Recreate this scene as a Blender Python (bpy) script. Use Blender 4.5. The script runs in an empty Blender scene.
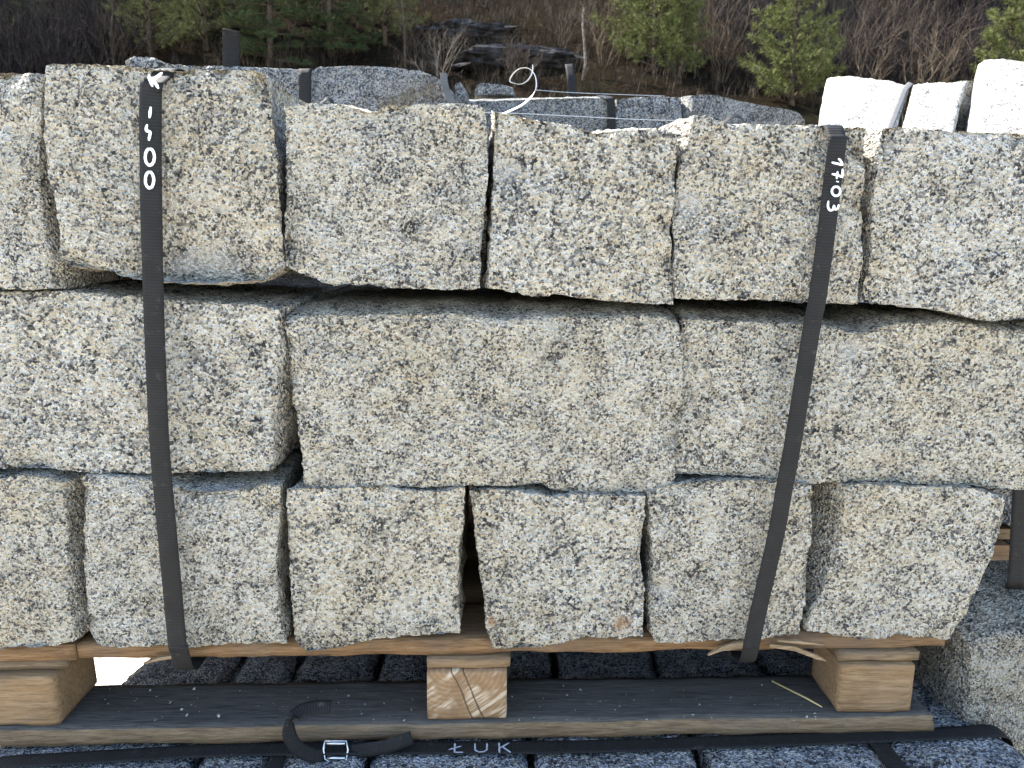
import bpy, math, random
from mathutils import Vector, Matrix, noise
random.seed(7)
S = bpy.context.scene
COL = S.collection
R = math.radians

# ---------------------------------------------------------------- camera
F = 769.0; CX, CY = 512.0, 384.0
CAM = Vector((0.0, -0.90, 1.455)); PITCH = math.atan(151.0/769.0)
cd = bpy.data.cameras.new('camera'); cd.sensor_width = 36; cd.lens = F/1024*36
cd.dof.use_dof = True; cd.dof.focus_distance = .93; cd.dof.aperture_fstop = 18
cd.clip_start = 0.02; cd.clip_end = 600
co = bpy.data.objects.new('camera', cd); COL.objects.link(co)
co.location = CAM; co.rotation_euler = (math.pi/2-PITCH, 0, 0); S.camera = co

YAW = R(1.5)
E1 = Vector((math.cos(YAW), math.sin(YAW), 0)); E2 = Vector((-math.sin(YAW), math.cos(YAW), 0))
def ray(px, py):
    xc = (px-CX)/F; yc = -(py-CY)/F
    c, s = math.cos(PITCH), math.sin(PITCH)
    return Vector((xc, c+yc*s, -s+yc*c))
def at(px, py, d=0.0):
    """point of the stack's plane at depth d behind its front"""
    v = ray(px, py); t = (d-CAM.dot(E2))/v.dot(E2)
    return CAM+v*t
def atY(px, py, Y):
    v = ray(px, py); return CAM+v*((Y-CAM.y)/v.y)
def atz(px, py, z):
    v = ray(px, py); return CAM+v*((z-CAM.z)/v.z)
def W(s, d, z): return E1*s+E2*d+Vector((0, 0, z))
def loc(p): return (p.dot(E1), p.dot(E2), p.z)

# ---------------------------------------------------------------- object helpers
def link(name, verts, faces, mat=None, parent=None, smooth=True, origin=None, mats=None, fm=None):
    verts = [Vector(v) for v in verts]
    if origin is None:
        n = len(verts)
        origin = Vector((sum(v.x for v in verts)/n, sum(v.y for v in verts)/n, min(v.z for v in verts)))
    me = bpy.data.meshes.new(name)
    me.from_pydata([v-origin for v in verts], [], faces)
    for m in (mats or [mat]): me.materials.append(m)
    if fm: me.polygons.foreach_set('material_index', fm)
    me.polygons.foreach_set('use_smooth', [smooth]*len(me.polygons)); me.update()
    o = bpy.data.objects.new(name, me); COL.objects.link(o)
    o.location = origin
    if parent is not None:
        o.parent = parent; o.location = origin-parent.location
    return o
def tag(o, label=None, cat=None, group=None, kind=None):
    if label: o['label'] = label
    if cat: o['category'] = cat
    if group: o['group'] = group
    if kind: o['kind'] = kind
    return o
def empty(name, p):
    o = bpy.data.objects.new(name, None); o.empty_display_size = .05; o.location = p; COL.objects.link(o); return o

class MB:
    def __init__(s): s.v = []; s.f = []
    def add(s, vs, fs):
        b = len(s.v); s.v += [Vector(v) for v in vs]; s.f += [tuple(b+i for i in f) for f in fs]
    def tube(s, pts, rads, n=5):
        pts = [Vector(p) for p in pts]; rings = []
        for i, p in enumerate(pts):
            t = (pts[min(i+1, len(pts)-1)]-pts[max(i-1, 0)])
            if t.length < 1e-9: t = Vector((0, 0, 1))
            t.normalize()
            a = t.orthogonal().normalized() if i == 0 else (a-t*a.dot(t)).normalized()
            b = t.cross(a); rings.append([p+(a*math.cos(2*math.pi*k/n)+b*math.sin(2*math.pi*k/n))*rads[i] for k in range(n)])
        vs = [q for r_ in rings for q in r_]; fs = []
        for i in range(len(pts)-1):
            for k in range(n):
                fs.append((i*n+k, i*n+(k+1) % n, (i+1)*n+(k+1) % n, (i+1)*n+k))
        if n > 2: fs += [tuple(range(n))[::-1], tuple(range((len(pts)-1)*n, len(pts)*n))]
        s.add(vs, fs)
    def build(s, name, mat, parent=None, smooth=True, origin=None):
        return link(name, s.v, s.f, mat, parent, smooth, origin)

# ---------------------------------------------------------------- materials
def newmat(name):
    m = bpy.data.materials.new(name); m.use_nodes = True
    nt = m.node_tree; b = nt.nodes['Principled BSDF']
    return m, nt, b
def N(nt, t, **k):
    n = nt.nodes.new(t)
    for a, v in k.items():
        if a in n.inputs.keys() if isinstance(a, str) else False: n.inputs[a].default_value = v
        else: setattr(n, a, v)
    return n
def ramp(nt, stops, fac, interp='LINEAR'):
    n = nt.nodes.new('ShaderNodeValToRGB'); e = n.color_ramp; e.interpolation = interp
    while len(e.elements) < len(stops): e.elements.new(0.5)
    for el, (p, c) in zip(e.elements, stops):
        el.position = p; el.color = (*c, 1) if len(c) == 3 else c
    nt.links.new(fac, n.inputs[0]); return n.outputs[0]
def mth(nt, op, a, b=None, c=None, clamp=False):
    n = nt.nodes.new('ShaderNodeMath'); n.operation = op; n.use_clamp = clamp
    for i, v in enumerate((a, b, c)):
        if v is None: continue
        if isinstance(v, (int, float)): n.inputs[i].default_value = v
        else: nt.links.new(v, n.inputs[i])
    return n.outputs[0]
def mix(nt, fac, a, b, mode='MIX'):
    n = nt.nodes.new('ShaderNodeMix'); n.data_type = 'RGBA'; n.blend_type = mode
    for sock, v in ((n.inputs['Factor'], fac), (n.inputs['A'], a), (n.inputs['B'], b)):
        pass
    ins = [i for i in n.inputs if i.name == 'Factor' and i.type == 'VALUE'][0]
    A = [i for i in n.inputs if i.name == 'A' and i.type == 'RGBA'][0]
    B = [i for i in n.inputs if i.name == 'B' and i.type == 'RGBA'][0]
    for sock, v in ((ins, fac), (A, a), (B, b)):
        if isinstance(v, (int, float)): sock.default_value = v
        elif isinstance(v, tuple): sock.default_value = (*v, 1)
        else: nt.links.new(v, sock)
    return [o for o in n.outputs if o.type == 'RGBA'][0]
def coords(nt, rnd=True):
    tc = nt.nodes.new('ShaderNodeTexCoord'); out = tc.outputs['Object']
    if rnd:
        oi = nt.nodes.new('ShaderNodeObjectInfo')
        m = nt.nodes.new('ShaderNodeVectorMath'); m.operation = 'SCALE'
        cmb = nt.nodes.new('ShaderNodeCombineXYZ')
        for i, k in enumerate((13.1, 7.7, 4.3)): nt.links.new(mth(nt, 'MULTIPLY', oi.outputs['Random'], k), cmb.inputs[i])
        a = nt.nodes.new('ShaderNodeVectorMath'); a.operation = 'ADD'
        nt.links.new(out, a.inputs[0]); nt.links.new(cmb.outputs[0], a.inputs[1]); out = a.outputs[0]
    return out
def tex_noise(nt, vec, scale, detail=2.0, rough=.5, dist=0.0):
    n = nt.nodes.new('ShaderNodeTexNoise'); n.inputs['Scale'].default_value = scale
    n.inputs['Detail'].default_value = detail; n.inputs['Roughness'].default_value = rough; n.inputs['Distortion'].default_value = dist
    nt.links.new(vec, n.inputs['Vector']); return n
def bump(nt, h, dist, strength, b, prev=None):
    n = nt.nodes.new('ShaderNodeBump'); n.inputs['Distance'].default_value = dist; n.inputs['Strength'].default_value = strength
    nt.links.new(h, n.inputs['Height'])
    if prev is not None: nt.links.new(prev, n.inputs['Normal'])
    nt.links.new(n.outputs[0], b.inputs['Normal']); return n.outputs[0]

def granite(name, cols, dark=.0, warm=.5, scale=1.0, stain=False, bmp=.75):
    m, nt, b = newmat(name)
    v = coords(nt)
    oi = nt.nodes.new('ShaderNodeObjectInfo')
    vs_ = nt.nodes.new('ShaderNodeVectorMath'); vs_.operation = 'SCALE'; nt.links.new(v, vs_.inputs[0])
    nt.links.new(mth(nt, 'MULTIPLY_ADD', oi.outputs['Random'], .32, .96), vs_.inputs['Scale']); v = vs_.outputs[0]
    # wobble the crystal boundaries
    nz = tex_noise(nt, v, 480*scale, 2)
    sub = nt.nodes.new('ShaderNodeVectorMath'); sub.operation = 'SUBTRACT'; nt.links.new(nz.outputs['Color'], sub.inputs[0]); sub.inputs[1].default_value = (.5, .5, .5)
    sc = nt.nodes.new('ShaderNodeVectorMath'); sc.operation = 'SCALE'; sc.inputs['Scale'].default_value = .0030/scale; nt.links.new(sub.outputs[0], sc.inputs[0])
    ad = nt.nodes.new('ShaderNodeVectorMath'); ad.operation = 'ADD'; nt.links.new(v, ad.inputs[0]); nt.links.new(sc.outputs[0], ad.inputs[1])
    w = ad.outputs[0]
    def vor(s):
        n = nt.nodes.new('ShaderNodeTexVoronoi'); n.inputs['Scale'].default_value = s*scale; nt.links.new(w, n.inputs['Vector'])
        sp = nt.nodes.new('ShaderNodeSeparateColor'); nt.links.new(n.outputs['Color'], sp.inputs[0]); return n, sp
    va, sa = vor(262); vb, sb = vor(450); vc, sc2 = vor(150)
    big = tex_noise(nt, v, 26, 3, .55).outputs['Fac']
    huge = tex_noise(nt, v, 6, 3, .6).outputs['Fac']
    # crystal class, biased so that darker and lighter clusters form
    r1 = mth(nt, 'ADD', sa.outputs[0], mth(nt, 'MULTIPLY_ADD', big, 1.15, -.585+dark), clamp=True)
    base = ramp(nt, cols, r1, 'CONSTANT')
    # big feldspar crystals
    fel = mth(nt, 'GREATER_THAN', sc2.outputs[0], .80)
    base = mix(nt, mth(nt, 'MULTIPLY', fel, .55), base, mix(nt, sc2.outputs[1], (.66, .58, .43), (.78, .75, .68)))
    # small dark mica and grey quartz flecks
    thr = mth(nt, 'MULTIPLY_ADD', big, -.65, .55-dark*.4)
    mica = mth(nt, 'LESS_THAN', sb.outputs[0], thr)
    base = mix(nt, mth(nt, 'MULTIPLY', mica, .86), base, mix(nt, sb.outputs[1], (.018, .018, .02), (.13, .125, .12)))
    fl = mth(nt, 'GREATER_THAN', sb.outputs[2], .86)
    base = mix(nt, mth(nt, 'MULTIPLY', fl, .6), base, (.80, .78, .70))
    # iron-warm and cool patches
    base = mix(nt, mth(nt, 'MULTIPLY', ramp(nt, [(.48, (0, 0, 0)), (.75, (1, 1, 1))], huge), warm), base, (1.0, .88, .66), 'MULTIPLY')
    cool = tex_noise(nt, v, 11, 2, .5).outputs['Fac']
    base = mix(nt, ramp(nt, [(.52, (0, 0, 0)), (.75, (.6, .6, .6))], cool), base, (.74, .77, .80), 'MULTIPLY')
    fine = tex_noise(nt, v, 900, 3, .7).outputs['Fac']
    base = mix(nt, ramp(nt, [(.40, (.75, .75, .75)), (.52, (0, 0, 0))], fine), base, (.40, .385, .36), 'MULTIPLY')
    rn = mth(nt, 'FRACT', mth(nt, 'MULTIPLY', oi.outputs['Random'], 7.31))
    base = mix(nt, mth(nt, 'MULTIPLY', rn, .9), base, (.93, .90, .84), 'MULTIPLY')
    if stain:
        ac = nt.nodes.new('ShaderNodeAttribute'); ac.attribute_name = 'chip'
        cn = tex_noise(nt, v, 70, 5, .75).outputs['Fac']
        cf = ramp(nt, [(.47, (0, 0, 0)), (.60, (1, 1, 1))], mth(nt, 'MULTIPLY', ac.outputs['Fac'], mth(nt, 'ADD', cn, .12)))
        base = mix(nt, mth(nt, 'MULTIPLY', cf, .38), base, (.66, .65, .62))
        at_ = nt.nodes.new('ShaderNodeAttribute'); at_.attribute_name = 'stain'
        sn = tex_noise(nt, v, 90, 4, .7).outputs['Fac']
        f = mth(nt, 'MULTIPLY', at_.outputs['Fac'], ramp(nt, [(.35, (.1, .1, .1)), (.62, (1, 1, 1))], sn))
        base = mix(nt, mth(nt, 'MULTIPLY', f, .85), base, (.33, .14, .03) if stain is True else stain)
    nt.links.new(base, b.inputs['Base Color'])
    b.inputs['Roughness'].default_value = .78
    b.inputs['Specular IOR Level'].default_value = .35
    h = mth(nt, 'ADD', mth(nt, 'MULTIPLY', va.outputs['Distance'], 80*scale*.9), mth(nt, 'MULTIPLY', tex_noise(nt, v, 140, 4, .65).outputs['Fac'], 2.2))
    bump(nt, h, .0013, bmp, b)
    return m
CR = [(0, (.035, .033, .032)), (.10, (.125, .12, .113)), (.21, (.29, .275, .25)), (.35, (.53, .475, .375)), (.54, (.69, .615, .475)), (.72, (.79, .735, .605)), (.88, (.88, .845, .755))]
G_MAIN = granite('granite_cream', CR, .10, .42, stain=True)
GR = [(0, (.025, .027, .032)), (.16, (.10, .11, .13)), (.32, (.21, .23, .26)), (.52, (.36, .38, .41)), (.76, (.50, .52, .54)), (.92, (.66, .67, .68))]  # blue tint painted in for the skylight on the shaded lower tops
G_GREY = granite('granite_grey', GR, .0, .25)
WR = [(0, (.035, .033, .03)), (.12, (.10, .095, .09)), (.26, (.20, .195, .185)), (.45, (.27, .262, .25)), (.8, (.33, .322, .31))]
G_WHITE = granite('granite_pale', WR, .16, .1, bmp=.3)
G_SHADED = granite('granite_cream_shaded', [(p, tuple(x*.62 for x in c)) for p, c in CR], .12, .2)  # cream granite darkened, shade of the lower right block put into its colour
G_STAIN = granite('granite_grey_stained', GR, .0, .25, stain=(.20, .14, .06))

def wood(name, c1, c2, c3, axis=0, scale=1.0, knots=0.0, dirt=.5):
    m, nt, b = newmat(name); v = coords(nt)
    mp = nt.nodes.new('ShaderNodeMapping'); nt.links.new(v, mp.inputs['Vector'])
    sc = [26, 26, 26]; sc[axis] = 1.6
    mp.inputs['Scale'].default_value = [x*scale for x in sc]
    g = tex_noise(nt, mp.outputs[0], 6, 5, .6, 1.2).outputs['Fac']
    g2 = tex_noise(nt, mp.outputs[0], 17, 6, .8).outputs['Fac']
    col = ramp(nt, [(.28, c3), (.5, c1), (.72, c2)], g)
    col = mix(nt, mth(nt, 'MULTIPLY', ramp(nt, [(.38, (1, 1, 1)), (.56, (0, 0, 0))], g2), .7), col, tuple(x*.45 for x in c3))
    d = tex_noise(nt, v, 9, 5, .65).outputs['Fac']
    col = mix(nt, mth(nt, 'MULTIPLY', ramp(nt, [(.45, (0, 0, 0)), (.7, (1, 1, 1))], d), dirt), col, (.11, .095, .08))
    nt.links.new(col, b.inputs['Base Color']); b.inputs['Roughness'].default_value = .9; b.inputs['Specular IOR Level'].default_value = .12
    bump(nt, mth(nt, 'ADD', g, mth(nt, 'MULTIPLY', g2, 1.2)), .0014, .8, b)
    return m
WOOD_X = wood('pallet_board_wood', (.205, .120, .058), (.265, .165, .088), (.12, .068, .032), 0, dirt=.45)
WOOD_GREY = wood('weathered_board_wood', (.19, .130, .075), (.24, .175, .108), (.115, .076, .044), 0, dirt=.35)
WOOD_END = wood('block_wood', (.245, .155, .080), (.285, .19, .108), (.20, .118, .058), 0, .7, dirt=.45)
WOOD_TOP = wood('board_top_wood', (.092, .084, .071), (.125, .115, .098), (.052, .047, .040), 0, dirt=.4)  # darker, greyer wood for the top face of the bottom board

def endgrain():
    m, nt, b = newmat('sawn_end_grain'); v = coords(nt, False)
    # arcs of growth rings about a point above the block
    mp = nt.nodes.new('ShaderNodeMapping'); nt.links.new(v, mp.inputs['Vector']); mp.inputs['Location'].default_value = (.012, 0, -.085)
    nz = tex_noise(nt, v, 14, 3, .5)
    sb = nt.nodes.new('ShaderNodeVectorMath'); sb.operation = 'SCALE'; sb.inputs['Scale'].default_value = .010; nt.links.new(nz.outputs['Color'], sb.inputs[0])
    ad = nt.nodes.new('ShaderNodeVectorMath'); ad.operation = 'ADD'; nt.links.new(mp.outputs[0], ad.inputs[0]); nt.links.new(sb.outputs[0], ad.inputs[1])
    wv = nt.nodes.new('ShaderNodeTexWave'); wv.wave_type = 'RINGS'; wv.rings_direction = 'Y'; wv.inputs['Scale'].default_value = 48; wv.inputs['Distortion'].default_value = 3; wv.inputs['Detail Scale'].default_value = 30
    nt.links.new(ad.outputs[0], wv.inputs['Vector'])
    col = ramp(nt, [(.0, (.215, .125, .060)), (.5, (.245, .148, .073)), (1, (.28, .175, .092))], wv.outputs['Fac'])
    mott = tex_noise(nt, v, 45, 5, .7).outputs['Fac']
    col = mix(nt, ramp(nt, [(.35, (.8, .8, .8)), (.6, (0, 0, 0))], mott), col, (.17, .10, .05))
    # pale chalky saw marks, slanting
    mp3 = nt.nodes.new('ShaderNodeMapping'); nt.links.new(v, mp3.inputs['Vector']); mp3.inputs['Rotation'].default_value = (0, R(35), 0)
    mp2 = nt.nodes.new('ShaderNodeMapping'); nt.links.new(mp3.outputs[0], mp2.inputs['Vector']); mp2.inputs['Scale'].default_value = (14, 14, 190)
    sw = tex_noise(nt, mp2.outputs[0], 1.0, 3, .6).outputs['Fac']
    pt = tex_noise(nt, v, 30, 2, .5).outputs['Fac']
    f = mth(nt, 'MULTIPLY', ramp(nt, [(.45, (0, 0, 0)), (.58, (1, 1, 1))], sw), ramp(nt, [(.47, (0, 0, 0)), (.6, (1, 1, 1))], pt))
    col = mix(nt, mth(nt, 'MULTIPLY', f, .8), col, (.52, .41, .28))
    sx_ = nt.nodes.new('ShaderNodeSeparateXYZ'); nt.links.new(ad.outputs[0], sx_.inputs[0])
    for off_, hi in ((-.019, 1), (-.0335, 1)):
        dd = mth(nt, 'ABSOLUTE', mth(nt, 'ADD', mth(nt, 'MULTIPLY_ADD', sx_.outputs[2], .42, off_+.025), sx_.outputs[0]))
        col = mix(nt, mth(nt, 'MULTIPLY', mth(nt, 'LESS_THAN', dd, mth(nt, 'MULTIPLY_ADD', mott, .0022, .0001)), .8), col, (.05, .03, .015))
    nt.links.new(col, b.inputs['Base Color']); b.inputs['Roughness'].default_value = .8; b.inputs['Specular IOR Level'].default_value = .25
    bump(nt, mth(nt, 'ADD', wv.outputs['Fac'], sw), .0008, .5, b)
    return m
ENDG = endgrain()

def strapmat(name, c, rib=1.0):
    m, nt, b = newmat(name)
    uv = nt.nodes.new('ShaderNodeUVMap'); v = uv.outputs[0]
    wv = nt.nodes.new('ShaderNodeTexWave'); wv.bands_direction = 'Y'; wv.inputs['Scale'].default_value = 92; wv.inputs['Distortion'].default_value = .6
    nt.links.new(v, wv.inputs['Vector'])
    w2 = nt.nodes.new('ShaderNodeTexWave'); w2.bands_direction = 'X'; w2.inputs['Scale'].default_value = 250; nt.links.new(v, w2.inputs['Vector'])
    d = tex_noise(nt, coords(nt, False), 30, 4, .6).outputs['Fac']
    col = mix(nt, ramp(nt, [(.35, (0, 0, 0)), (.7, (.6, .6, .6))], d), c, tuple(min(1, x*1.5+.003) for x in c))
    col = mix(nt, mth(nt, 'MULTIPLY', mth(nt, 'MULTIPLY_ADD', wv.outputs['Fac'], .8, mth(nt, 'MULTIPLY', w2.outputs['Fac'], .3)), .5*rib), col, tuple(x*.22 for x in c))
    du = tex_noise(nt, coords(nt, False), 95, 5, .75).outputs['Fac']
    col = mix(nt, ramp(nt, [(.60, (0, 0, 0)), (.80, (.30, .30, .30))], du), col, (.22, .20, .17))
    nt.links.new(col, b.inputs['Base Color']); b.inputs['Roughness'].default_value = .65; b.inputs['Specular IOR Level'].default_value = .16
    bump(nt, mth(nt, 'ADD', wv.outputs['Fac'], mth(nt, 'MULTIPLY', w2.outputs['Fac'], .5)), .0005, .6, b)
    return m
STRAP = strapmat('woven_strap_black', (.0135, .0128, .0122))
STRAP_GREY = strapmat('woven_strap_grey', (.11, .108, .108))
PLAST = strapmat('pale_plastic_band', (.48, .48, .47), .2)
def plain(name, c, rough=.6, metal=0, var=.25, sc=40):
    m, nt, b = newmat(name)
    n = tex_noise(nt, coords(nt), sc, 4, .6).outputs['Fac']
    nt.links.new(mix(nt, n, tuple(x*(1-var) for x in c), tuple(min(1, x*(1+var)) for x in c)), b.inputs['Base Color'])
    b.inputs['Roughness'].default_value = rough; b.inputs['Metallic'].default_value = metal
    return m
def paint(name, c, lo):
    m, nt, b = newmat(name); n = tex_noise(nt, coords(nt), 420, 4, .75).outputs['Fac']; n2 = tex_noise(nt, coords(nt), 120, 3, .6).outputs['Fac']
    col = mix(nt, ramp(nt, [(lo, (1, 1, 1)), (lo+.10, (0, 0, 0))], n), tuple(x*(.9) for x in c), tuple(x*.22 for x in c))
    nt.links.new(mix(nt, n2, col, c), b.inputs['Base Color']); b.inputs['Roughness'].default_value = .75; return m
CHALK = paint('white_marker_paint', (.74, .76, .78), .36)
CHALK_OLD = paint('worn_marker_paint', (.40, .43, .46), .44)
STEEL = plain('galvanised_wire', (.50, .50, .50), .35, 1, .2, 80)
MOSS = plain('stained_stone_patch', (.2, .15, .09), .9, 0, .4)

# ---------------------------------------------------------------- hewn stone
def resample(pl, n, amp, rng):
    L = [0]
    for a, b in zip(pl, pl[1:]): L.append(L[-1]+math.hypot(b[0]-a[0], b[1]-a[1]))
    out = []; off = rng.random()*100
    for i in range(n+1):
        t = L[-1]*i/n; k = 0
        while k < len(L)-2 and L[k+1] < t: k += 1
        f = (t-L[k])/max(1e-9, L[k+1]-L[k])
        x = pl[k][0]+(pl[k+1][0]-pl[k][0])*f; y = pl[k][1]+(pl[k+1][1]-pl[k][1])*f
        e = min(1, min(i, n-i)/3)
        q = t*1.0
        jx = noise.noise(Vector((q*60, off, 0)))*.45+noise.noise(Vector((q*170, off, 3)))*.5+noise.noise(Vector((q*420, off, 5)))*.45
        jy = noise.noise(Vector((q*60, off, 7)))*.45+noise.noise(Vector((q*170, off, 9)))*.5+noise.noise(Vector((q*420, off, 11)))*.45
        out.append((x+jx*amp*e, y+jy*amp*e))
    return out

WL = [0, .0025, .006, .011, .018, .027, .038, .052, .07, .095, .13, .18, .24, .31, 1]
def hewn(proj, T, B, L, Rr, depth, axis, up=Vector((0, 0, 1)), expand=(0, 0, 0, 0), bev=.04, ex=.55, tl=0.0, mat=None, res=.0030, seed=1,
         amp=.0032, rough=1.0, dents=(), stain=(), name='granite_block', lean=0.0):
    """front outline given by four polylines (top, bottom: left to right; left, right: top to bottom, in picture points of the plane
    'proj'); the block runs back along axis by depth; expand (m) is how much the block widens l,r,t,b behind its chipped arris"""
    rng = random.Random(seed)
    right = E1 if axis is E2 else Vector((axis.y, -axis.x, 0)).normalized()
    upv = Vector((0, 0, 1))
    o0 = proj(*T[0])
    def to2(p):
        q = proj(*p)-o0; return (q.dot(right), q.dot(upv))
    pT, pB, pL, pR = [[to2(p) for p in pl] for pl in (T, B, L, Rr)]
    w_ = max(p[0] for p in pT+pB)-min(p[0] for p in pT+pB); h_ = max(p[1] for p in pT)-min(p[1] for p in pB)
    nu = max(6, int(w_/res)); nv = max(6, int(h_/res))
    T2 = resample(pT, nu, amp, rng); B2 = resample(pB, nu, amp, rng); L2 = resample(pL, nv, amp, rng); R2 = resample(pR, nv, amp, rng)
    ws = [x for x in WL if x < depth*.9][:]+[depth]
    nw = len(ws)-1
    c00, c10, c01, c11 = T2[0], T2[-1], B2[0], B2[-1]
    el, er, et, eb = expand; el0 = el
    idx = {}; V = []; FK = []
    off = Vector((rng.random()*50, rng.random()*50, rng.random()*50))
    ch = [(to2((a, b_)), r_/F*.9) for a, b_, r_, dep in dents if dep > .005]; CH = []
    auto = []
    if rough == 1.0 and res < .004:
        for _ in range(int(5+(w_+h_)*9)):
            e_ = rng.choice((T2, B2, L2, R2)); p_ = e_[rng.randrange(len(e_))]; auto.append((p_, rng.uniform(.006, .018), rng.uniform(.002, .009)))
        for _ in range(3): auto.append(((rng.uniform(0, w_), -rng.uniform(0, h_)), rng.uniform(.015, .05), rng.uniform(-.004, .004)))
        ch += [(p_, r_*.7) for p_, r_, d_ in auto[:-3:5]]
    dl = [(to2((a, b_)), r_/F*.9, dep) for a, b_, r_, dep in dents]+auto
    sl = [(to2((a, b_)), r_/F*.9) for a, b_, r_ in stain]; ST = []
    for k in range(nw+1):
        wk = ws[k]; e = min(1, wk/bev); e = e**ex
        back = wk/depth
        for j in range(nv+1):
            v = j/nv
            for i in range(nu+1):
                if not (k in (0, nw) or j in (0, nv) or i in (0, nu)): continue
                u = i/nu
                x = (1-v)*T2[i][0]+v*B2[i][0]+(1-u)*L2[j][0]+u*R2[j][0]-((1-u)*(1-v)*c00[0]+u*(1-v)*c10[0]+(1-u)*v*c01[0]+u*v*c11[0])
                y = (1-v)*T2[i][1]+v*B2[i][1]+(1-u)*L2[j][1]+u*R2[j][1]-((1-u)*(1-v)*c00[1]+u*(1-v)*c10[1]+(1-u)*v*c01[1]+u*v*c11[1])
                # towards a straight block at the back
                if back > 0:
                    bx = c00[0]*(1-u)*(1-v)+c10[0]*u*(1-v)+c01[0]*(1-u)*v+c11[0]*u*v
                    by = c00[1]*(1-u)*(1-v)+c10[1]*u*(1-v)+c01[1]*(1-u)*v+c11[1]*u*v
                    f = min(1, back*1.6)*.8; x += (bx-x)*f; y += (by-y)*f
                el = el0+tl*min(1, v/.10)*(1-max(0, min(1, (v-.17)/.12)))
                x += e*(er*u-el*(1-u)); y += e*(et*(1-v)-eb*v)
                q = Vector((x, y, wk))
                lo = noise.noise((q*9)+off)*.0055+noise.noise((q*24)+off)*.0036
                mi = noise.noise((q*70)+off)*.0017+noise.noise((q*150)+off)*.0012+noise.noise((q*330)+off)*.0009
                dz = dx = dy = 0
                if k == 0:
                    edge = min(i, nu-i, j, nv-j)
                    dz = lo*.9+mi*1.15
                    if edge < 3: dz += (3-edge)**2*.00016*(1+1.6*noise.noise(q*40+off))
                    dz += .0014*math.tanh(7*noise.noise(Vector((q.x*10, q.y*16, 3))+off))
                    for (cx, cy), r_, dep in dl:
                        g = math.exp(-((x-cx)**2+(y-cy)**2)/(r_*r_)); dz += dep*g
                elif k < nw:
                    m = (lo*1.2+mi*1.8)*min(1, wk/.02)
                    if i == 0: dx = m
                    if i == nu: dx = -m
                    if j == 0: dy = -abs(m)*.8
                    if j == nv: dy = m*.6
                else: dz = lo
                st = 0
                for (cx, cy), r_ in sl: st = max(st, math.exp(-((x-cx)**2+(y-cy)**2)/(r_*r_)))
                ST.append(st); FK.append(k == 0 and (i in (0, nu) or j in (0, nv)))
                cc = 0
                for (cx, cy), r_ in ch: cc = max(cc, math.exp(-(((x-cx)**2+(y-cy)**2)/(r_*r_))**2))
                CH.append(cc if k < 6 else 0)
                idx[(i, j, k)] = len(V)
                d = wk+dz*rough
                V.append(o0+right*(x+dx*rough)+upv*(y+dy*rough)+axis*(d+lean*y))
    Fs = []
    def q4(a, b, c, d): Fs.append((idx[a], idx[b], idx[c], idx[d]))
    for j in range(nv):
        for i in range(nu):
            q4((i, j, 0), (i, j+1, 0), (i+1, j+1, 0), (i+1, j, 0)); q4((i, j, nw), (i+1, j, nw), (i+1, j+1, nw), (i, j+1, nw))
    for k in range(nw):
        for i in range(nu):
            q4((i, 0, k), (i+1, 0, k), (i+1, 0, k+1), (i, 0, k+1)); q4((i, nv, k), (i, nv, k+1), (i+1, nv, k+1), (i+1, nv, k))
        for j in range(nv):
            q4((0, j, k), (0, j, k+1), (0, j+1, k+1), (0, j+1, k)); q4((nu, j, k), (nu, j+1, k), (nu, j+1, k+1), (nu, j, k+1))
    o = link(name, V, Fs, mat or G_MAIN)
    sharp = [False]*len(o.data.edges); fk = FK
    for e_ in o.data.edges:
        a_, b2_ = e_.vertices
        sharp[e_.index] = fk[a_] and fk[b2_]
    sa_ = o.data.attributes.new('sharp_edge', 'BOOLEAN', 'EDGE'); sa_.data.foreach_set('value', sharp)
    a = o.data.attributes.new('chip', 'FLOAT', 'POINT'); a.data.foreach_set('value', CH)
    if stain:
        a = o.data.attributes.new('stain', 'FLOAT', 'POINT'); a.data.foreach_set('value', ST)
    return o

GRP = 'granite blocks stacked on the pallet'
def block(label, T, B, L, Rr, d0=0.0, depth=.30, **k):
    o = hewn(lambda a, b: at(a, b, d0), T, B, L, Rr, depth, E2, **k)
    return tag(o, label, 'stone block', GRP)

# ---- top row
block('cream granite block cut by the left edge of the photo, top row',
      [(-96, 74), (-30, 71), (0, 72.5), (25, 73), (44, 74)], [(-98, 291), (-40, 290), (0, 289), (25, 290), (52, 289)],
      [(-96, 74), (-99, 180), (-98, 291)], [(44, 74), (42, 129), (41, 170), (46, 230), (50, 262), (52, 289)],
      expand=(0, .013, .006, 0), bev=.12, ex=.9, d0=-.010, seed=11, depth=.34)
block('tall cream granite block carrying the strap lettered K, top row',
      [(46, 65), (70, 62.5), (100, 64), (135, 67), (160, 70), (175, 71), (215, 69), (250, 70), (266, 75)],
      [(57, 258), (70, 266), (90, 267), (109, 269), (118, 275), (141, 280), (170, 282), (205, 283), (234, 282), (265, 279), (283, 268)],
      [(46, 65), (44, 98), (43.5, 129), (46, 156), (49, 184), (56, 210), (59, 225), (57, 258)],
      [(266, 75), (270, 101), (273, 129), (278, 176), (280, 219), (282, 250), (283, 268)],
      expand=(-.004, -.006, .006, .008), bev=.05, ex=.9, d0=-.020, depth=.27, seed=12, dents=[(200, 286, 60, .03), (268, 80, 14, .015), (155, 70, 10, .008)])
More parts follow.
